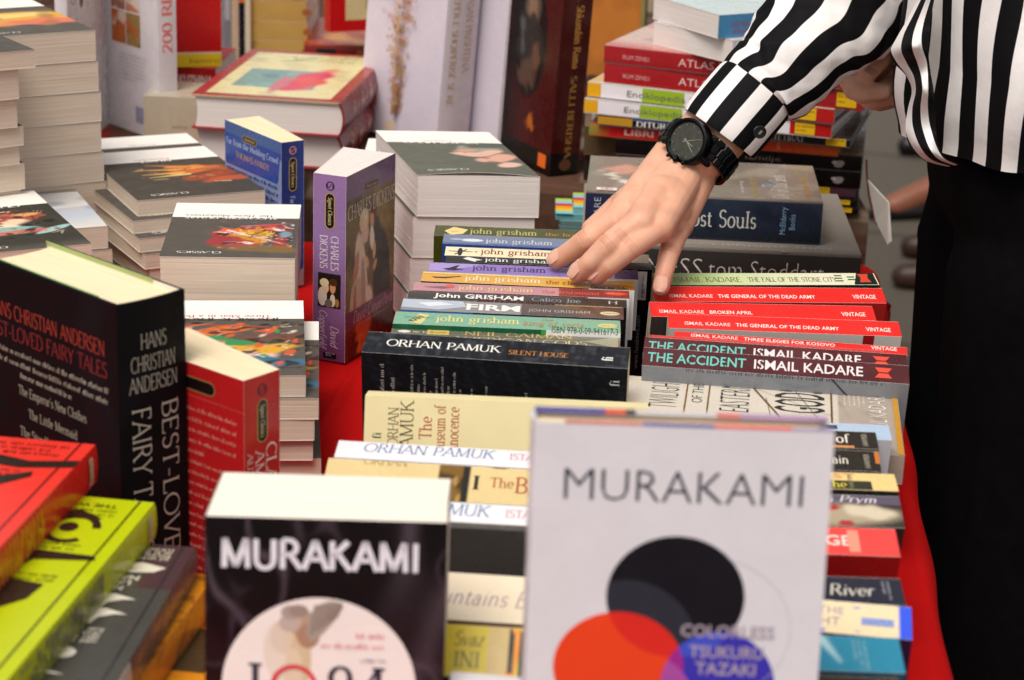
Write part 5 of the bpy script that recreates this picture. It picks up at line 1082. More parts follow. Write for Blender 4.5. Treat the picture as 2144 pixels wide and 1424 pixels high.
def drs(f):
    f.base(Art('3c0c0a', 8).rect(0, 0, 30, 80, '14100e').rect(f.w-28, 0, 400, 80, '0e0a0a'), 1, 10); T = f.h
    f.text('Dr. Shkumbin Rama', 42, T*.46, T*.24, 'b88440', 'serif', wd=92, tk=.14); f.text('SALLI BERISHA', 142, T*.46, T*.2, 'a87c38', 'serif', wd=98, tk=.12); f.ell(12, T*.5, 4, 4, '8a6a3a', n=12); f.ell(f.w-14, T*.5, 7, T*.2, '5a3824', n=16)
M, _, _, _ = stand3((1148, 371), 60, RZ, 2.6)
book(M, 118, 262, 40, 'tall dark red hardback with an old portrait and gold lettering, orange price tag low down', drb, drs, drb, name='hardback_book', hard=True, paper='cream', fin='gloss', bulge=1.5, stickers=(('back', 92, 8, 18, 16, 'f0702c', 'price_tag'),))
# recipe book and its white neighbour at the left
def recb(f):
    f.base(Art('ddd6da', 3)); 
    for i, (u, v, c) in enumerate(((44, 150, '9a6a58'), (78, 150, 'c8b4a8'), (44, 108, 'b8622c'), (78, 108, '9a7a44'))):
        f.base2 = None
        A = Art(c, 30+i).blot('e0d0c0', 7, .3, .8).blot('c05a24', 6, .4, .8).blot('5a3a24', 5, .7, .7)
        U, V = np.meshgrid(np.linspace(u, u+32, 17), np.linspace(v, v+40, 21)); U, V = U.ravel(), V.ravel()
        f.put(np.c_[U, V], [(j*17+k, j*17+k+1, (j+1)*17+k+1, (j+1)*17+k) for j in range(20) for k in range(16)], A(U, V))
    f.lines(60, 94, 60, 7, 2.4, 5, lin('a8a0a4'), 4); f.rect(96, 14, 122, 34, '9a98b4')
M, W, T = stand2((335, 296), (240, 262), (377, 292), RZ, 268, W=150)
book(M, W, 268, T, 'tall white cookbook with red 200 lettering down its spine and small food pictures', recb, S('d6ccd0', T_('200 RECETA', 268-116-62, 5, 15, 'd8685c', 'serif', wd=0.1), lambda f: f.text('200 RECETA', 106+2, f.h*.24, f.h*.5, 'd87a70', 'serif', wd=118, ang=0) if False else None,
     lambda f: f.text('200 RECETA', 156, f.h*.74, f.h*.5, 'd86a60', 'serif', wd=112, ang=0) if False else None, lambda f: rot180(f).text('200 RECETA', 108, f.h*.26, f.h*.52, 'd8645a', 'serif', wd=130, tk=.15), lambda f: rot180(f).text('agjencia', 10, f.h*.34, f.h*.3, 'd86a60', wd=24), ), recb, name='hardback_book', hard=True, paper='white', fin='gloss', bulge=1)
def onf(f):
    f.base('dcd6d8'); f.ell(30, 195, 16, 20, '8a867e', ring=2, n=30); f.ell(38, 228, 16, 12, '8a867e', ring=2, n=30, a0=0, a1=200)
    for (u, v, r, c) in ((74, 192, 9, '3a2620'), (66, 180, 9, '6a4a34'), (60, 200, 8, 'b87a50'), (70, 206, 7, '4a2c20')): f.ell(u, v, r, r*1.5, c, n=18)
    f.text('Ambelsira', 46, 60, 20, '7a7468', 'serif', wd=58, ang=60, sf=0, slant=.2); f.ell(86, 92, 5, 16, 'd08a50', n=16); f.ell(84, 60, 4, 14, '6a6258', n=14)
M, W = stand((150, 330), (236, 252), 275, 14)
book(M, W, 275, 14, 'white cookbook standing open angled against the tall white cookbook', onf, 'd8d2d4', 'd8d2d4', name='hardback_book', hard=True, paper='white', fin='gloss', bulge=1)
# big red bound story volumes
def story(f):
    W_, H_ = f.w, f.h
    f.base(Art('a03a3c', 9).rect(14, 16, W_-14, H_-14, 'e0d4a0').blot('c8b88a', 12, .4, .5, (14, 16, W_-14, H_-14)).rect(46, 120, W_-32, H_-60, '7a9a94').blot('8ab0a8', 14, .2, .7, (46, 120, W_-32, H_-60)).blot('5a7a80', 10, .5, .7, (46, 120, W_-32, H_-60)).ell(60, 170, 26, 52, 'd8405c', 0, .4, .4).ell(58, 180, 18, 30, 'e0504a', 0, .4, .4).ell(90, 210, 8, 50, 'c87078', 0, .5, .4).blot('6a8a50', 7, .8, .6, (16, 20, W_-16, 80)))
    f.lines(30, 50, 80, 3, 7, 14, lin('8a7a4a'), 3)
def storys(f):
    f.base(Art('8c1a22', 10).blot('6a1018', 20, .3, .6), 1, 8); T = f.h
    for u in (60, 110, 160): f.ell(u, T*.5, 9, T*.3, 'd0a8a0', n=14); f.ell(u+18, T*.5, 6, T*.22, 'b06a50', n=12)
zc = RZ
q = None
def storybook(c, d, z, T, label, **k):
    b = P(*c, z); X = hor(P(*d, z)-b); Y = UP.cross(X); W = (P(*d, z)-b).length*1000
    book(frame(b-Y*.285-UP*T/1000, X, Y, UP), W, 285, T, label, story, storys, 'a03a3c', name='hardback_book', hard=True, paper='white', fin='gloss', bulge=6, group='big red bound story volumes lying flat', **k)
storybook((711, 215), (400, 196), RZ+.084, 41, 'upper big red bound volume with a pastel picture cover, lying flat')
storybook((708, 284), (404, 265), RZ+.043, 41.5, 'lower big red bound volume under the pastel picture cover')
# lying books behind the recipe book
M, H = flat_spine((300, 200), (416, 205), RZ+.06, 59); book(M, 90, H, 59, 'thick beige spine lying flat right of the tall white cookbook', 'b8ac98', S('b5a792', T_('botimet', 34, 20, 5, '8a7c6a', wd=20)), paper='cream')
M, H = flat_spine((300, 136), (452, 143), RZ+.06, 44); book(M, 140, H, 44, 'red spine reading KUZHINA lying on the thick beige one', 'a01418', S(Art('ac161a', 3).rect(0, 0, 300, 16, '4a1424'), T_('KUZHINA', 46, 22, 12, 'd8c8c0', wd=44, bold=.03)), paper='white')
M, W = stand((360, 141), (464, 139), 230, 26, zb=RZ+.0605); 
book(M, W, 230, 26, 'bright red book with a yellow foot band standing on the red cookbook', S(Art('b80e10', 3), R_(0, 0, W, 17, 'd8b824'), R_(0, 17, W, 19, 'd8c8b8'), T_('bamirci', 22, 5, 7, '8a6a14', wd=40)), 'b80e10', 'b80e10', fin='gloss')
b0 = P(466, 128, RZ)
for k, (x0, x1, c, lab_, h_) in enumerate(((468, 486, '7a7880', 'slim grey spine standing right of the bright red book', 250), (486, 501, 'c4a88c', 'slim tan spine standing next to the slim grey one', 240), (501, 514, '18131a', 'slim black spine with an orange top standing behind the story volumes', 235), (514, 526, 'd8c8b0', 'slim cream spine standing left of the ochre stack', 240))):
    M, W, T = stand2((x0, 128), (x0-9, 116), (x1, 128.5), RZ, h_, W=150)
    book(M, W, h_, T-.4, lab_, c, S(c, R_(0, .5, 150, T-1, 'e0701c')) if k == 2 else S(c, R_(120, T*.2, 190, T*.8, 'a8a6aa')) if k == 0 else c, c, paper='cream')
M0, H0 = flat_spine((521, 84), (641, 88), RZ+.029, 28.6)
for k in range(4):
    book(shift(M0, 0, -1.5*(k % 2), 28.8*k), 190, H0, 28.6, ('lowest', 'second', 'third', 'topmost')[k]+' ochre spine in the worn stack behind the story volumes', 'b8a070' if k < 3 else Art('d0b890', 3), S(Art('b8924e', 5+k).blot('8a6a34', 12, .5, .5), E_(84, 14, 7, 5, '9a5a34')), paper='white', group='ochre spined books stacked at the back', fin='cloth')
M, W = stand((690, 118-50), (800, 62), 260, 20, zb=RZ+.06)
book(M, W, 260, 20, 'bright red book with a cream panel standing at the back', S('c41216', lambda f: f.rect(24, 16, f.w, 240, 'd8c490'), lambda f: f.rect(54, 30, f.w-10, 200, 'b8a878')), 'c41216', 'c41216', fin='gloss')
M, H = flat_spine((636, 92), (840, 96), RZ+.033, 32.6, 150)
book(M, 220, H, 32.6, 'dark red spine with a black label lying behind the story volumes', Art('a8401c', 4).blot('d89030', 24, .1, .8).blot('7a1a14', 18, .5, .7), S(Art('7c1a14', 4), R_(18, 4, 46, 27, '16120e'), E_(80, 16, 4, 9, 'b8863c', ring=1.4), E_(94, 16, 4, 9, 'b8863c', ring=1.4), E_(108, 16, 4, 9, 'b8863c', ring=1.4)), paper='white', name='hardback_book', hard=True)
M, H = flat_spine((640, 42), (840, 46), RZ+.059, 25.6, 150); book(shift(M, 0, 0, 0), 200, H, 25.6, 'orange and gold book lying on the dark red spine with a black label', Art('b85020', 6).blot('e0a040', 20, .2, .8), S(Art('a8401c', 4).blot('e0a848', 24, .1, .8)), paper='white') if False else None
M, W = stand((1228, 157), (1348, 158), 240, 30)
book(M, W, 240, 30, 'orange tan book standing upright behind the left end of the atlas stack', S(Art('c47a34', 3).blot('b06a2c', 9, .3, .5), lambda f: f.rect(f.w-9, 0, f.w-3, 240, '8a8450'), lambda f: f.rect(f.w-3, 0, f.w, 240, '3a3020')), 'c47a34', 'c47a34', fin='cloth')
M, H = flat_spine((1205, 205), (1240, 207), RZ+.10, 30, 120); book(M, 150, 100, 30, 'small pale green book lying left of the encyclopedias', 'c8d0c0', 'b8c4b8')
for k, (c, t) in enumerate((('5a4a34', 34), ('2a241e', 35))):
    M, H = flat_spine((1206, 262+55*k), (1300, 266+55*k), RZ+.0695-.0355*k, t, 130); book(M, 150, 120, t, ('dark olive', 'black')[k]+' book under the small pale green one', c, c)
# price card hanging on a string from the back table
p0, p1 = P(1818, 376, .02), None
root = empty('price_card', D(1822, 392, 2.36), 'white card hanging on a dark red string beside the back table', 'card')
def quad(nm, pts, th, c):
    mb = MB(); n = (pts[1]-pts[0]).cross(pts[2]-pts[0]).normalized()*th; k = len(pts)
    mb.add([*pts]+[p+n for p in pts], [tuple(range(k)), tuple(range(k, 2*k))]+[(i, (i+1) % k, k+(i+1) % k, k+i) for i in range(k)], lin(c)); o = mb.build(nm, 'matte', root); o.location = -root.location
quad('card', [D(1817, 378, 2.37), D(1860, 424, 2.31), D(1865, 506, 2.31), D(1858, 512, 2.315), D(1833, 462, 2.36)], .0012, 'e6e0d4')
mb = MB(); pts = [D(1814, 335, 2.37), D(1815, 365, 2.372), D(1819, 410, 2.372), D(1831, 458, 2.37), D(1836, 470, 2.366)]
for a_, b_ in zip(pts, pts[1:]):
    s_ = .0011; mb.add([a_+Vector((dx*s_, 0, dz_*s_)) for dx, dz_ in ((-1, 0), (0, -1), (1, 0), (0, 1))]+[b_+Vector((dx*s_, 0, dz_*s_)) for dx, dz_ in ((-1, 0), (0, -1), (1, 0), (0, 1))], [(0, 1, 5, 4), (1, 2, 6, 5), (2, 3, 7, 6), (3, 0, 4, 7)], lin('5a1a18'))
o = mb.build('string', 'matte', root); o.location = -root.location
# ------------------------------------------------------------------ people
def skin_mat():
    m, n, b = newmat('skin'); tc = nd(n, 'ShaderNodeTexCoord'); a = nd(n, 'ShaderNodeAttribute', attribute_name='Col')
    z = noise(n, 60, 4, tc.outputs['Object']); mx = nd(n, 'ShaderNodeMix', data_type='RGBA', blend_type='MULTIPLY'); mx.inputs[0].default_value = 1
    cr = nd(n, 'ShaderNodeValToRGB'); cr.color_ramp.elements[0].position = .3; cr.color_ramp.elements[0].color = (.93, .84, .80, 1); cr.color_ramp.elements[1].position = .7; cr.color_ramp.elements[1].color = (1, 1, 1, 1)
    n.links.new(z.outputs[0], cr.inputs[0]); n.links.new(a.outputs['Color'], mx.inputs[6]); n.links.new(cr.outputs[0], mx.inputs[7]); n.links.new(mx.outputs[2], b.inputs['Base Color'])
    b.inputs['Roughness'].default_value = .45; b.inputs['Specular IOR Level'].default_value = .35
    b.inputs['Subsurface Weight'].default_value = .12; b.inputs['Subsurface Radius'].default_value = (.006, .0022, .0012); b.inputs['Subsurface Scale'].default_value = 1.0
    v = nd(n, 'ShaderNodeTexVoronoi', Scale=900); n.links.new(tc.outputs['Object'], v.inputs['Vector'])
    f = noise(n, 260, 4, tc.outputs['Object']); ad = nd(n, 'ShaderNodeMath', operation='ADD'); n.links.new(v.outputs[0], ad.inputs[0]); n.links.new(f.outputs[0], ad.inputs[1])
    bump(n, b, ad.outputs[0], .18, .0006); return m
MAT['skin'] = skin_mat()
MAT['nail'] = plain('fingernail', 'e0ad98', .2, .5, .06, 200)
MAT['black_cloth'] = plain('black_trouser_cloth', '0b0a0b', .9, .04, .2, 60, .2)
MAT['black_metal'] = plain('black_steel', '121214', .28, .6, .1, 40, 0, 0, .85)
MAT['dial'] = plain('dark_watch_dial', '36362c', .22, .5, .3, 300)
MAT['silver'] = plain('bright_steel', 'd8d6d0', .25, .6, .05, 30, 0, 0, .8)
MAT['dim_silver'] = plain('brushed_steel', 'a09c90', .4, .5, .05, 30, 0, 0, .6)
MAT['leather'] = plain('black_leather', '0e0d0e', .35, .4, .2, 40)
MAT['brownshoe'] = plain('brown_leather', '34201a', .45, .3, .2, 40)
MAT['hair'] = plain('dark_hair', '1c1410', .5, .3, .3, 90, .4)
MAT['button'] = plain('black_button', '1a1a1e', .25, .5, .1, 50)
def stripes():
    m, n, b = newmat('black_and_white_striped_satin'); a = nd(n, 'ShaderNodeAttribute', attribute_name='Col')
    tc = nd(n, 'ShaderNodeTexCoord')
    sp_ = nd(n, 'ShaderNodeSeparateColor'); n.links.new(a.outputs['Color'], sp_.inputs[0])
    fr = nd(n, 'ShaderNodeMath', operation='FRACT'); n.links.new(sp_.outputs[0], fr.inputs[0])
    cr = nd(n, 'ShaderNodeValToRGB'); e = cr.color_ramp.elements; cr.color_ramp.interpolation = 'LINEAR'
    wh, bk = (*lin('e9e4e2'), 1), (*lin('0a090b'), 1)
    e[0].position = 0; e[0].color = wh; e[1].position = .46; e[1].color = wh
    for p, c in ((.475, bk), (.985, bk), (1, wh)): q = e.new(p); q.color = c
    n.links.new(fr.outputs[0], cr.inputs[0]); n.links.new(cr.outputs[0], b.inputs['Base Color'])
    b.inputs['Roughness'].default_value = .68; b.inputs['Specular IOR Level'].default_value = .12; b.inputs['Sheen Weight'].default_value = .0
    z = noise(n, 26, 6, tc.outputs['Object'], .6); bump(n, b, z.outputs[0], .22, .008); return m
MAT['stripes'] = stripes()

def caps(bm, p0, r0, p1, r1, n=14):
    """tapered capsule"""
    p0, p1 = Vector(p0), Vector(p1); ax = (p1-p0); L = ax.length; ax = ax.normalized() if L > 1e-6 else Vector((0, 0, 1))
    s = ax.orthogonal().normalized(); t = ax.cross(s); rows = []
    for k in range(6): a = -math.pi/2+math.pi/2*k/5; rows.append((p0+ax*r0*math.sin(a), r0*math.cos(a)))
    for k in range(6): a = math.pi/2*k/5; rows.append((p1+ax*r1*math.sin(a), r1*math.cos(a)))
    V = [[bm.verts.new(c+(s*math.cos(2*math.pi*i/n)+t*math.sin(2*math.pi*i/n))*max(r, 1e-5)) for i in range(n)] for c, r in rows]
    for A, B in zip(V, V[1:]):
        for i in range(n): bm.faces.new((A[i], A[(i+1) % n], B[(i+1) % n], B[i]))
    bm.faces.new(V[0][::-1]); bm.faces.new(V[-1])
def chain(bm, pts):
    for (p, r), (q, s) in zip(pts, pts[1:]): caps(bm, p, r, q, s)
def fuse(bm, voxel, smooth):
    """one continuous surface from overlapping limbs"""
    bmesh.ops.recalc_face_normals(bm, faces=bm.faces)
    me = bpy.data.meshes.new('f'); bm.to_mesh(me); bm.free()
    o = bpy.data.objects.new('f', me); COL.objects.link(o)
    r = o.modifiers.new('r', 'REMESH'); r.mode = 'VOXEL'; r.voxel_size = voxel
    s = o.modifiers.new('s', 'SMOOTH'); s.factor = .5; s.iterations = smooth
    dg = bpy.context.evaluated_depsgraph_get(); dg.update()
    m2 = bpy.data.meshes.new_from_object(o.evaluated_get(dg)); bpy.data.objects.remove(o); bpy.data.meshes.remove(me)
    V = np.zeros(len(m2.vertices)*3); m2.vertices.foreach_get('co', V); Fc = [tuple(p.vertices) for p in m2.polygons]; bpy.data.meshes.remove(m2)
    return V.reshape(-1, 3), Fc
SK = lin('e0ad92')

# --- her left hand, pressed on the books
n_ = CR @ Vector((-.42, .22, .88)); Wc = D(1461, 318, 1.845); E = D(1760, -30, 1.90); ax = (E-Wc).normalized()
n_ = (n_-ax*n_.dot(ax)).normalized(); Lt = ax.cross(n_).normalized()
fing = {
 'index': [(1296, 455, .170, .0118), (1229, 503, .155, .0098), (1192, 528, .140, .0085), (1166, 545, .1305, .0080)],
 'middle': [(1340, 466, .174, .0120), (1274, 514, .158, .0100), (1237, 549, .143, .0086), (1211, 573, .1305, .0082)],
 'ring': [(1380, 474, .170, .0116), (1319, 519, .157, .0097), (1277, 555, .142, .0084), (1248, 577, .1305, .0080)],
 'little': [(1422, 472, .158, .0106), (1401, 530, .145, .0086), (1390, 573, .130, .0074), (1384, 602, .119, .0072)],
 'thumb': [(1350, 400, .168, .0150), (1300, 432, .150, .0125), (1262, 462, .138, .0100), (1238, 479, .132, .0085)]}
J = {k: [(P(x, y, z), r+.0005) for x, y, z, r in v] for k, v in fing.items()}
bm = bmesh.new()
for k, v in J.items(): chain(bm, v)
w0 = P(1440, 334, .205)
for k, off in (('index', -.016), ('middle', -.005), ('ring', .006), ('little', .016)):
    m, r = J[k][0]; st = w0-Lt*off*(1 if Lt.x < 0 else -1)
    caps(bm, st, .0165, m-n_*.0005, r+.0012); caps(bm, m-n_*.0005, r+.0005, m-n_*.004, r)
for a_, b_ in (('index', 'middle'), ('middle', 'ring'), ('ring', 'little')):
    p, q = J[a_][0][0], J[b_][0][0]; caps(bm, p-n_*.002, .0108, q-n_*.002, .0108); caps(bm, (p*.8+w0*.2)+n_*.0005, .0132, (q*.8+w0*.2)+n_*.0005, .0132); caps(bm, (p*.55+w0*.45)+n_*.0015, .0152, (q*.55+w0*.45)+n_*.0015, .0152); caps(bm, (p*.3+w0*.7)+n_*.001, .0166, (q*.3+w0*.7)+n_*.001, .0166)
caps(bm, w0-n_*.004, .017, J['thumb'][0][0], .016); caps(bm, J['thumb'][0][0], .014, J['index'][0][0]-n_*.006, .010)
for k in (-1, 1):
    caps(bm, w0+Lt*.011*k, .0185, Wc+Lt*.011*k, .0195); caps(bm, Wc+Lt*.011*k, .0195, Wc+ax*.10+Lt*.013*k, .024); caps(bm, Wc+ax*.10+Lt*.013*k, .024, E+Lt*.01*k, .034)
V, Fc = fuse(bm, .0013, 11)
C = np.tile(SK, (len(V), 1))
def skin_marks(V, C, J):
    V = V.copy()
    for k, v in J.items():
        for i in (1, 2):
            p = np.array(v[i][0]); d = np.array((v[i][0]-v[i-1][0]).normalized()); d2 = np.array((v[min(i+1, 3)][0]-v[i][0]).normalized()); t = d+d2; t /= np.linalg.norm(t)
            q = V-p; al = q@t; near = np.linalg.norm(q, axis=1) < v[i][1]*1.9
            up = np.clip((q@np.array(n_))/v[i][1]+.1, 0, 1)
            if i == 1:
                for o_ in (-.0026, 0, .0026):
                    g = np.exp(-((al-o_)/.0008)**2)*near*up
                    C = C*(1-.42*g[:, None])+lin('9c5a44')*.42*g[:, None]; V = V-np.array(n_)*(g*.0006)[:, None]
                g = np.exp(-(al/.006)**2)*near*up; C = C*(1-.22*g[:, None])+lin('c8785c')*.22*g[:, None]
        tip = np.array(v[3][0]); g = np.clip(1.3-np.linalg.norm(V-tip, axis=1)/.018, 0, 1)[:, None]; C = C*(1-.35*g)+lin('d98a70')*.35*g
        kn = np.array(v[0][0]); g = np.clip(1-np.linalg.norm(V-kn, axis=1)/.018, 0, 1)[:, None]; C = C*(1-.16*g)+lin('cf8468')*.16*g
    return V, C
_mw = Art('808080', 77); _w1, _w2 = _mw.wob(9), _mw.wob(3.2)
_q = _w1(V[:, 0]*1000, V[:, 1]*1000+V[:, 2]*700)[:, None]; _q2 = _w2(V[:, 0]*1000, V[:, 1]*1000+V[:, 2]*700)[:, None]
C = C*(1+.05*_q+.03*_q2); C[:, 1:] *= 1-.05*np.clip(_q2, 0, 1)-.04*np.clip(-_q, 0, 1)
V, C = skin_marks(V, C, J)
for k_ in ('index', 'middle', 'ring', 'little'):      # tendons fanning from the wrist to the knuckles
    p_, q_ = np.array(w0), np.array(J[k_][0][0]); dd = q_-p_; tt = np.clip((V-p_)@dd/(dd@dd), 0, 1); off_ = V-p_-tt[:, None]*dd
    lat = off_-np.outer(off_@np.array(n_), np.array(n_)); g = np.exp(-(np.linalg.norm(lat, axis=1)/.0032)**2)*(off_@np.array(n_) > .004)*np.clip((tt-.25)/.3, 0, 1)*np.clip((1.0-tt)/.1, 0, 1)
    V = V+np.array(n_)*(g*.0009)[:, None]
mbody = MB(); mbody.add(V, Fc, C)

# --- her right hand, loosely closed at her hip
R_H = {
 'index': [(1783, 166, 1.945, .0112), (1806, 196, 1.926, .0098), (1848, 192, 1.93, .0086), (1866, 176, 1.945, .0076)],
 'middle': [(1792, 184, 1.968, .0112), (1828, 210, 1.95, .0098), (1870, 203, 1.955, .0086), (1884, 188, 1.968, .0082)],
 'ring': [(1806, 192, 1.99, .0108), (1842, 213, 1.975, .0094), (1880, 206, 1.98, .0082), (1892, 192, 1.99, .0080)],
 'little': [(1824, 192, 2.01, .0100), (1856, 210, 2.00, .0084), (1886, 202, 2.0, .0074), (1894, 190, 2.005, .0066)],
 'thumb': [(1866, 82, 1.945, .0135), (1846, 116, 1.932, .0118), (1828, 140, 1.925, .0098), (1817, 154, 1.922, .0084)]}
JR = {k: [(D(x, y, z), r) for x, y, z, r in v] for k, v in R_H.items()}
bm = bmesh.new()
for v in JR.values(): chain(bm, v)
wr = D(1880, 55, 1.975); er = D(1985, -330, 2.06)
for k in ('index', 'middle', 'ring', 'little'): caps(bm, wr, .019, JR[k][0][0], JR[k][0][1]+.001)
caps(bm, wr, .018, JR['thumb'][0][0], .014); caps(bm, JR['thumb'][0][0], .012, JR['index'][0][0], .011)
for k in (-1, 1): caps(bm, wr+Vector((.009*k, 0, 0)), .0185, er+Vector((.01*k, 0, 0)), .036)
VR, FR_ = fuse(bm, .0016, 7)
mbody.add(VR, FR_, np.tile(lin('f6c8ac'), (len(VR), 1)))  # skin lightened in the colour to offset the shade at her hip

# --- trunk, neck and head (above the picture), continuous under the clothes
HX, HY = .455, 1.86                                # hip centre
SHL, SHR = Vector((.36, 1.74, .66)), Vector((.40, 2.06, .68)); NK = Vector((.36, 1.90, .74)); HD = Vector((.31, 1.88, .87))
bm = bmesh.new()
caps(bm, (HX+.035, HY-.05, .17), .075, (.43, 1.83, .45), .075); caps(bm, (HX+.035, HY+.05, .17), .075, (.43, 1.93, .45), .075)
caps(bm, (.43, 1.83, .45), .075, SHL, .05); caps(bm, (.43, 1.93, .45), .075, SHR, .05); caps(bm, SHL, .06, SHR, .06)
caps(bm, (.38, 1.90, .62), .06, NK, .05); caps(bm, NK, .048, HD, .055); caps(bm, HD+Vector((.02, 0, .05)), .085, HD+Vector((-.015, 0, -.01)), .07)
caps(bm, HD+Vector((-.085, 0, .01)), .012, HD+Vector((-.095, 0, -.008)), .013)
for k in (-1, 1): caps(bm, HD+Vector((.01, .078*k, .02)), .016, HD+Vector((.005, .08*k, 0)), .012)
caps(bm, SHL, .05, E, .036); caps(bm, SHR, .05, er, .038)
VB, FB = fuse(bm, .008, 6); mbody.add(VB, FB, np.tile(SK, (len(VB), 1)))
person = empty('person', Vector((HX, HY, GROUND)), 'woman in a black and white striped shirt and black trousers, hand pressed on the books', 'person')
def pchild(mb, name, mat, smooth=True, parent=None):
    o = mb.build(name, mat, parent or person, smooth); 
    if not parent: o.location = -person.location
    return o
pchild(mbody, 'body', 'skin')
mb = MB()
bm = bmesh.new(); caps(bm, HD+Vector((.035, 0, .06)), .088, HD+Vector((.055, 0, -.05)), .075); caps(bm, HD+Vector((.055, 0, -.05)), .07, HD+Vector((.09, 0, -.22)), .05); v_, f_ = fuse(bm, .006, 4); mb.add(v_, f_, (1, 1, 1)); pchild(mb, 'hair', 'hair')
for k in (-1, 1):
    mb = MB(); bm = bmesh.new(); caps(bm, HD+Vector((-.068, .03*k, .035)), .011, HD+Vector((-.069, .03*k, .035)), .011); v_, f_ = fuse(bm, .002, 1); mb.add(v_, f_, (.1, .07, .05)); pchild(mb, 'eye', 'dial')
mb = MB(); bm = bmesh.new(); caps(bm, HD+Vector((-.074, -.02, -.035)), .006, HD+Vector((-.074, .02, -.035)), .006); v_, f_ = fuse(bm, .002, 1); mb.add(v_, f_, (1, 1, 1)); pchild(mb, 'mouth', 'nail')
# fingernails: small curved plates on the backs of the fingertips
def nail(c, d, nrm, w_, l_):
    d = d.normalized(); s = d.cross(nrm).normalized(); nrm = s.cross(d).normalized(); mb = MB(); V = []
    for j in range(6):
        for i in range(7):
            u, v = (i/6-.5)*2, j/5; wd = w_*(1-.25*(1-v)**3)*(1-.55*max(0, v-.7)**1.2/.3); V.append(c+d*(v-.72)*l_+s*u*wd*.5-nrm*(u*u*w_*.16+.0009*(v-.4)**2*2)+nrm*.0002)
    mb.add(V, [(j*7+i, j*7+i+1, j*7+i+8, j*7+i+7) for j in range(5) for i in range(6)], (1, 1, 1)); pchild(mb, 'fingernail', 'nail')
camp = Vector((0, 0, CAMZ))
for k, v in J.items():
    if k == 'thumb': continue
    d = v[3][0]-v[2][0]; nn = (UP*1.0-d.normalized()*UP.dot(d.normalized())).normalized(); nn = (nn+(camp-v[3][0]).normalized()*1.5).normalized(); nn = (nn-d.normalized()*nn.dot(d.normalized())).normalized()
    nail(v[3][0]+nn*(v[3][1]*1.0+.0003)+d.normalized()*.0005, d, nn, v[3][1]*1.55, v[3][1]*1.75)
v = JR['thumb']; d = v[3][0]-v[2][0]; nn = (camp-v[3][0]).normalized(); nn = (nn-d.normalized()*nn.dot(d.normalized())).normalized(); nail(v[3][0]+nn*v[3][1], d, nn, .0125, .014)

# --- striped shirt
def tube(rings, nu, phase, wr=None, closed=True, smooth_=True):
    """rings: (centre, axis side vector a, axis side vector b, stripe shift). colour red channel = stripe coordinate"""
    mb = MB(); V, C = [], []
    for j, (c, a, b, sh) in enumerate(rings):
        t = j/(len(rings)-1)
        for i in range(nu+1):
            th = 2*math.pi*i/nu; k = 1+(wr(th, t) if wr else 0)
            V.append(c+(a*math.cos(th)+b*math.sin(th))*k); C.append((phase(th, t)+sh+20, 0, 0))
    n1 = nu+1
    mb.add(V, [(j*n1+i, j*n1+i+1, (j+1)*n1+i+1, (j+1)*n1+i) for j in range(len(rings)-1) for i in range(nu)], np.array(C)); return mb
def interp(pts, n):
    """smooth curve through pixel/width rows"""
    pts = np.array(pts, float); t = np.linspace(0, len(pts)-1, n); out = []
    for x in t:
        i = min(int(x), len(pts)-2); f = x-i; p0, p1, p2, p3 = pts[max(i-1, 0)], pts[i], pts[i+1], pts[min(i+2, len(pts)-1)]
        out.append(.5*((2*p1)+(-p0+p2)*f+(2*p0-5*p1+4*p2-p3)*f*f+(-p0+3*p1-3*p2+p3)*f**3))
    return out
def arm_rings(rows, n, depth_=.9):
    R = interp(rows, n); pts = [D(x, y, d) for x, y, d, h in R]; out = []
    for k, (x, y, d, h) in enumerate(R):
        t = (pts[min(k+1, n-1)]-pts[max(k-1, 0)]).normalized(); vw = (pts[k]-camp).normalized()
        a = t.cross(vw).normalized(); b = a.cross(t).normalized(); rr = h*d/F
        out.append((pts[k], a*rr, b*rr*depth_, 0))
    return out
sl_rows = [(1577, 193, 1.852, 86), (1590, 180, 1.853, 92), (1618, 160, 1.855, 99), (1657, 120, 1.86, 108), (1702, 72, 1.87, 117), (1757, 24, 1.88, 124), (1812, -30, 1.89, 126), (1900, -180, 1.87, 130)]
_ps = proj(SHL+Vector((.02, .03, .0))); _ds = -(CR.transposed() @ (SHL-Vector((0, 0, CAMZ)))).z
sl_rows += [(1960+(_ps[0]-1900)*.45, -180+(_ps[1]+180)*.55, (1.87+_ds)/2, .058*F/1.8), (_ps[0], _ps[1], _ds, .066*F/_ds)]
def swr(th, t): return (.035*math.sin(3*th+15*t)+.03*abs(math.sin(1.5*th-13*t+1))+.014*math.sin(5*th+40*t)+.010*math.sin(9*th-52*t)+.006*math.sin(14*th+70*t))*min(1, t*5)
def spha(th, t): return th/(2*math.pi)*8+.16*math.sin(7*t+th*1.0)*min(1, t*4)+.07*math.sin(19*t+2*th)*min(1, t*4)
shirt_l = tube(arm_rings(sl_rows, 90), 96, lambda th, t: spha(th, t*9/7), lambda th, t: swr(th, t*9/7))
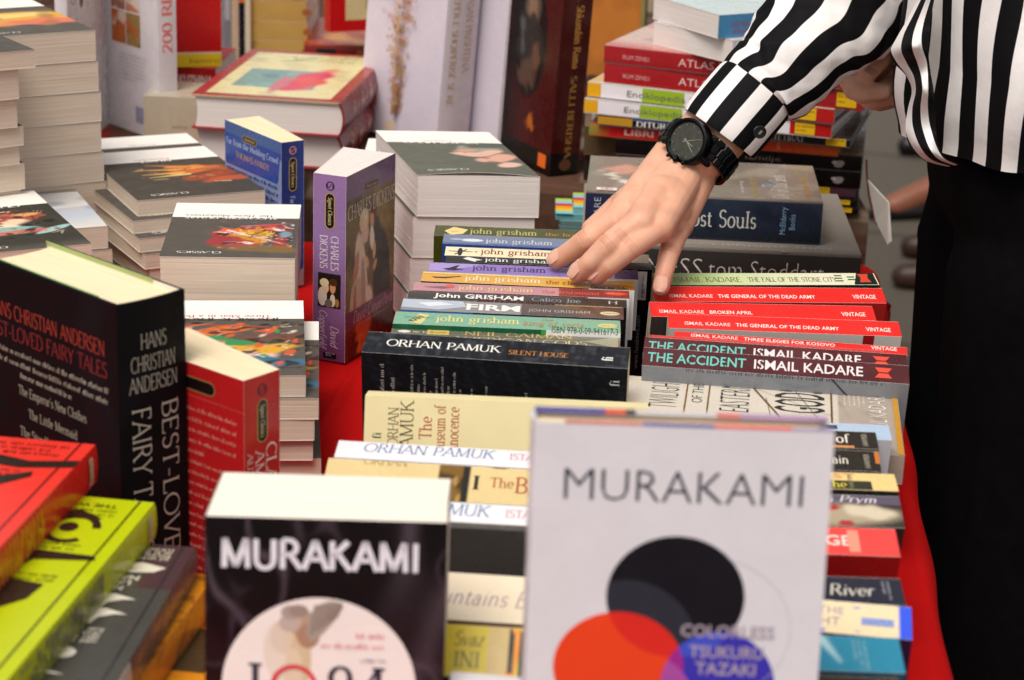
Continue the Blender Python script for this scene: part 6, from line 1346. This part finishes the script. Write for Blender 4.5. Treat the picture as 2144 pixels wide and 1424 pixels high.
# torso: loose, blousing over the hem
hemz = D(2060, 349, 1.71).z-.012
def torso():
    rows = []; nz = 60
    for j in range(nz):
        t = j/(nz-1); z = hemz+t*(.70-hemz); k = 1.0+.05*math.exp(-((t-.14)/.10)**2)-.05*math.exp(-(t/.05)**2)
        cx = HX-.004-.05*max(0, t-.15); rx_, ry_ = .118*k*(1-.12*t), .172*k*(1-.08*t)
        rows.append((Vector((cx, HY+.01*t, z)), Vector((-rx_, 0, 0)), Vector((0, -ry_, 0)), 0))
    wr = lambda th, t: (.035*math.sin(7*th+3*t)+.02*math.sin(13*th-5*t))*(1-.6*t)+.012*math.sin(th*3+20*t)
    return tube(rows, 180, lambda th, t: th/(2*math.pi)*28+.30*math.sin(6*t+2.0*th)*(1-t)+.12*math.sin(14*t+5*th), wr)
shirt = torso()
sh_o = pchild(shirt, 'shirt', 'stripes')
so_ = shirt_l.build('sleeve', 'stripes', sh_o, True)
# cuff, with its edge, seam and button
cu_rows = [(1505, 280, 1.848, 87), (1512, 271, 1.848, 90), (1540, 237, 1.850, 91), (1570, 202, 1.852, 91), (1581, 189, 1.853, 89)]
cu = tube(arm_rings(cu_rows, 14), 96, lambda th, t: th/(2*math.pi)*8+.47, lambda th, t: .012*math.sin(2*th+1)); co = cu.build('cuff', 'stripes', sh_o, True)
inn = tube([(c, a*.94, b*.94, s) for c, a, b, s in arm_rings(cu_rows, 14)][:10], 48, lambda th, t: .75, None); inn.build('cuff_lining', 'stripes', sh_o, True)
rs_l = tube(arm_rings([(1925, -75, 2.0, 56), (1945, -130, 2.015, 70), (1960, -200, 2.03, 90), (1985, -330, 2.06, 110)], 20), 64, lambda th, t: th/(2*math.pi)*8, swr); rs_l.build('sleeve', 'stripes', sh_o, True)
bc = D(1590, 276, 1.812); bn = (camp-bc).normalized(); bn = (bn+CR @ Vector((.35, -.25, 0))).normalized()
def disc_(mb, c, nrm, r, h, col, n=28, bev=.15):
    s = nrm.orthogonal().normalized(); t = nrm.cross(s); V = []
    prof = [(r, 0), (r, h*.7), (r*(1-bev), h), (0.0001, h)]
    for rr, hh in prof:
        for i in range(n): a = 2*math.pi*i/n; V.append(c+nrm*hh+(s*math.cos(a)+t*math.sin(a))*rr)
    mb.add(V, [(j*n+i, j*n+(i+1) % n, (j+1)*n+(i+1) % n, (j+1)*n+i) for j in range(3) for i in range(n)], col)
def ring_(mb, c, nrm, r0, r1, h, col, n=40):
    s = nrm.orthogonal().normalized(); t = nrm.cross(s); V = []
    for rr, hh in ((r0, 0), (r0, h), ((r0+r1)/2, h*1.25), (r1, h), (r1, 0)):
        for i in range(n): a = 2*math.pi*i/n; V.append(c+nrm*hh+(s*math.cos(a)+t*math.sin(a))*rr)
    mb.add(V, [(j*n+i, j*n+(i+1) % n, (j+1)*n+(i+1) % n, (j+1)*n+i) for j in range(4) for i in range(n)], col)
mb = MB(); disc_(mb, bc, bn, .0056, .0016, (1, 1, 1)); ring_(mb, bc+bn*.0014, bn, .0056, .0044, .0007, (1, 1, 1)); mb.build('button', 'button', sh_o, False)
mb = MB(); e1 = bn.orthogonal().normalized(); e2 = bn.cross(e1)
for q in (e1*.001, -e1*.001): ring_(mb, bc+bn*.0017+q+e2*.0004, bn, .0011, .0004, .0002, (1, 1, 1), 12)
mb.build('button_thread', 'silver', sh_o)
# loose front edge of the open shirt tail
oe = interp([(1930, -20), (1903, 35), (1878, 78), (1864, 108), (1872, 132), (1898, 160), (1909, 190), (1901, 228), (1896, 270), (1906, 308), (1935, 336), (1985, 349)], 60)
ie = interp([(1960, -20), (1950, 35), (1946, 78), (1944, 108), (1946, 132), (1950, 160), (1955, 190), (1958, 228), (1960, 270), (1966, 308), (1980, 330), (2010, 344)], 60)
mb = MB(); V, C = [], []
for j in range(60):
    for i in range(9):
        f = i/8; px = oe[j][0]*(1-f)+ie[j][0]*f; py = oe[j][1]*(1-f)+ie[j][1]*f
        V.append(D(px, py, 1.80-.05*f+.018*math.sin(f*math.pi)*math.sin(j*.35)-.02*math.sin(f*3.1))); C.append((20.02+f*1.75+.18*math.sin(j*.22), 0, 0))
mb.add(V, [(j*9+i, j*9+i+1, j*9+i+10, j*9+i+9) for j in range(59) for i in range(8)], np.array(C))
mb.build('front_flap', 'stripes', sh_o, True)

# --- trousers and shoes
bm = bmesh.new()
for k, yy in ((0, HY-.072), (1, HY+.072)):
    caps(bm, (HX+.030, yy, hemz-.115), .108, (HX+.028, yy, -.02), .102); caps(bm, (HX+.028, yy, -.02), .102, (HX+.012, yy, -.30), .094); caps(bm, (HX+.012, yy, -.30), .094, (HX+.01, yy, GROUND+.10), .085)
caps(bm, (HX+.022, HY-.062, hemz-.03), .104, (HX+.022, HY+.062, hemz-.03), .104)
v_, f_ = fuse(bm, .009, 4); mb = MB(); mb.add(v_, f_, (1, 1, 1)); pchild(mb, 'trousers', 'black_cloth')
def shoe(p, d, mat, L=.25, parent=None, name='shoe'):
    d = Vector(d).normalized(); bm = bmesh.new(); q = p+d*L*.5
    caps(bm, p-d*L*.35+UP*.038, .036, p+d*L*.05+UP*.034, .040); caps(bm, p+d*L*.05+UP*.034, .040, p+d*L*.42+UP*.026, .030)
    v_, f_ = fuse(bm, .005, 4); v_[:, 2] = np.maximum(v_[:, 2], p.z+.004); mb = MB(); mb.add(v_, f_, (1, 1, 1)); o = mb.build(name, mat, parent, True); return o
for yy in (HY-.085, HY+.085): o = shoe(Vector((HX-.03, yy, GROUND)), (-1, 0, 0), 'leather', .24, person); o.location = -person.location

# --- wrist watch
wt = empty('wrist_watch', Wc, 'black steel watch with a round dark dial on the woman\'s left wrist', 'watch')
def wchild(mb, name, mat, parent=None, smooth=False):
    o = mb.build(name, mat, parent or wt, smooth)
    if not parent: o.location = -wt.location
    return o
nw_ = (CR @ Vector((-.56, .08, .83))).normalized()
wc = Wc+n_*.0215-(CR @ Vector((.0015, .0045, 0))); mb = MB(); disc_(mb, wc, nw_, .0200, .009, (1, 1, 1), 56, .08)
for sg in (-1, 1):                                   # lugs
    for q in (-1, 1): caps_c = wc+Lt*sg*.0205+ax*q*.010+n_*.002; mb2 = bmesh.new(); caps(mb2, caps_c-Lt*sg*.004, .0032, caps_c+Lt*sg*.003-n_*.004, .0028, 10); mb2.verts.index_update(); mb.add([v.co.copy() for v in mb2.verts], [[v.index for v in f.verts] for f in mb2.faces], (1, 1, 1)); mb2.free()
case = wchild(mb, 'case', 'black_metal')
mb = MB(); ring_(mb, wc+nw_*.0085, nw_, .0200, .0164, .0024, (1, 1, 1), 56); wchild(mb, 'bezel', 'black_metal')
mb = MB(); disc_(mb, wc+nw_*.0088, nw_, .0167, .0008, (1, 1, 1), 48, .02); dl = wchild(mb, 'dial', 'dial')
mb = MB(); up_ = (ax*.6-Lt*.8); up_ = (up_-nw_*up_.dot(nw_)).normalized(); rt_ = up_.cross(nw_)
def hand_(mb, ang, r0, r1, w_):
    d = up_*math.cos(ang)+rt_*math.sin(ang); s = d.cross(nw_)*w_; c = wc+nw_*.0101
    mb.add([c+d*r0-s, c+d*r0+s, c+d*r1+s*.4, c+d*r1-s*.4], [(0, 1, 2, 3)], (1, 1, 1))
ref = CR @ Vector((.55, -.83, 0)); a1 = math.atan2(ref.dot(rt_), ref.dot(up_)); hand_(mb, a1, -.003, .0120, .0006); hand_(mb, a1-.35, -.003, .0080, .0007); hand_(mb, a1-1.1, -.004, .013, .0003)
for k in range(12): hand_(mb, k*math.pi/6, .0134, .0148, .00028)
wchild(mb, 'hands', 'dim_silver')
mb = MB(); caps_b = bmesh.new()
for q, r_ in ((-.008, .0015), (0, .0023), (.008, .0015)): c = wc-ax*.0210+Lt*q+n_*.004; caps(caps_b, c, r_, c-ax*.0022, r_, 10)
caps_b.verts.index_update(); mb.add([v.co.copy() for v in caps_b.verts], [[v.index for v in f.verts] for f in caps_b.faces], (1, 1, 1)); caps_b.free(); wchild(mb, 'crown', 'black_metal')
mb = MB(); nl = 26                                  # bracelet of linked bars round the wrist
for i in range(nl):
    th = 2*math.pi*(i+.5)/nl
    if abs(((th-math.pi/2+math.pi) % (2*math.pi))-math.pi) < .42: continue
    c = Wc+Lt*math.cos(th)*.0345+n_*(math.sin(th)*.0245); tg = (-Lt*math.sin(th)*.0345+n_*math.cos(th)*.0245).normalized(); nr = tg.cross(ax).normalized(); nr = nr if nr.dot(c-Wc) > 0 else -nr
    for u0, u1, hh in ((-.0105, -.0045, .0016), (-.0042, .0042, .0022), (.0045, .0105, .0016)):
        off = .0016 if u0 == -.0042 else 0
        V = [c+tg*(a_*.0032+off)+ax*u+nr*h_ for h_ in (-.001, hh) for a_, u in ((-1, u0), (1, u0), (1, u1), (-1, u1))]
        Vt = [c+tg*(a_*.0024+off)+ax*(u*.97)+nr*(hh+.0006) for a_, u in ((-1, u0), (1, u0), (1, u1), (-1, u1))]
        mb.add(V+Vt, [(0, 1, 2, 3)]+[(i_, (i_+1) % 4, 4+(i_+1) % 4, 4+i_) for i_ in range(4)]+[(4+i_, 4+(i_+1) % 4, 8+(i_+1) % 4, 8+i_) for i_ in range(4)]+[(8, 9, 10, 11)], (1, 1, 1))
wchild(mb, 'bracelet', 'black_metal')

# --- people walking past on the pavement behind her
def walker(label, feet, hip, colt, shoe_mat, top, bare=False, dirn=(-1, -.15, 0)):
    hp = Vector(hip); r = empty('person', Vector((hp.x, hp.y, GROUND)), label, 'person', 'people walking past behind the tables')
    def pc(bm, nm, mat, col=(1, 1, 1), vx=.012):
        v_, f_ = fuse(bm, vx, 3); mb = MB(); mb.add(v_, f_, col); o = mb.build(nm, mat, r, True); o.location = -r.location
    d = Vector(dirn).normalized(); bm = bmesh.new(); bt = bmesh.new()
    for k, ft in enumerate(feet):
        ft = Vector(ft); h = hp+Vector((0, .09*(k*2-1), 0)); kn = (h+ft)/2+d*.06+UP*.02; an = ft-d*.03+UP*.09
        caps(bm, h, .06, kn, .05); caps(bm, an, .038, ft+d*.13+UP*.03, .034); caps(bm, an, .036, kn, .05)
        caps(bt, h, .10, kn, .075); caps(bt, kn, .075, an+UP*(.10 if bare else .03), .058)
        o = shoe(ft+d*.06, d, shoe_mat, .26, r); o.location = -r.location
        if bare: o.data.vertices.foreach_set('co', (lambda a: (np.c_[a[:, 0], a[:, 1], GROUND+(a[:, 2]-GROUND)*.62]).ravel())(np.array([v.co[:] for v in o.data.vertices])))
    sh_ = hp+UP*.50; caps(bm, hp, .08, hp+UP*.45, .08); caps(bm, hp+Vector((0, -.09, 0)), .06, hp+Vector((0, .09, 0)), .06); caps(bm, sh_+Vector((0, -.15, 0)), .045, sh_+Vector((0, .15, 0)), .045); [caps(bm, sh_+Vector((0, .15*q, 0)), .045, hp+Vector((0, .22*q, .25)), .038) for q in (-1, 1)]; caps(bm, hp+UP*.45, .09, sh_+UP*.16, .05); caps(bm, sh_+UP*.25, .09, sh_+UP*.20-d*0, .075)
    for k in (-1, 1): caps(bm, hp+Vector((0, .24*k, .02)), .03, hp+Vector((0, .22*k, .25)), .038)
    caps(bt, hp+Vector((0, -.07, 0)), .11, hp+Vector((0, .07, 0)), .11)
    pc(bm, 'body', 'skin', lin('82503a')); pc(bt, 'trousers', colt)
    bt = bmesh.new(); caps(bt, hp+UP*.06, .125, sh_, .12); caps(bt, sh_+Vector((0, -.15, 0)), .065, sh_+Vector((0, .15, 0)), .065)
    for k in (-1, 1): caps(bt, sh_+Vector((0, .17*k, 0)), .06, hp+Vector((0, .22*k, .2)), .045)
    pc(bt, 'top', top)
    bt = bmesh.new(); caps(bt, sh_+UP*.28-d*.03, .092, sh_+UP*.20-d*.05, .08); pc(bt, 'hair', 'hair')
MAT['greytop'] = plain('grey_knit', '4a4a50', .9, .1, .2, 50)
def G(px, py): return P(px, py, GROUND)
ha = G(2330, 430); walker('passer-by in black flat shoes showing a bare foot, behind the striped shirt', [G(1962, 452), G(2230, 400)], (ha.x, ha.y, GROUND+.88), 'black_cloth', 'leather', 'greytop', True, (-1, -.35, 0))
hb_ = G(2330, 600); walker('passer-by in brown shoes behind the black trousers', [G(2050, 612), G(2060, 548)], (hb_.x+.05, hb_.y, GROUND+.88), 'black_cloth', 'brownshoe', 'greytop', False, (-1, .1, 0))
hc = G(2280, 330); walker('passer-by farthest behind, dark shoe tip just left of the shirt tail', [G(2020, 326), G(2120, 300)], (hc.x, hc.y, GROUND+.88), 'black_cloth', 'leather', 'greytop', False, (-1, -.1, 0))
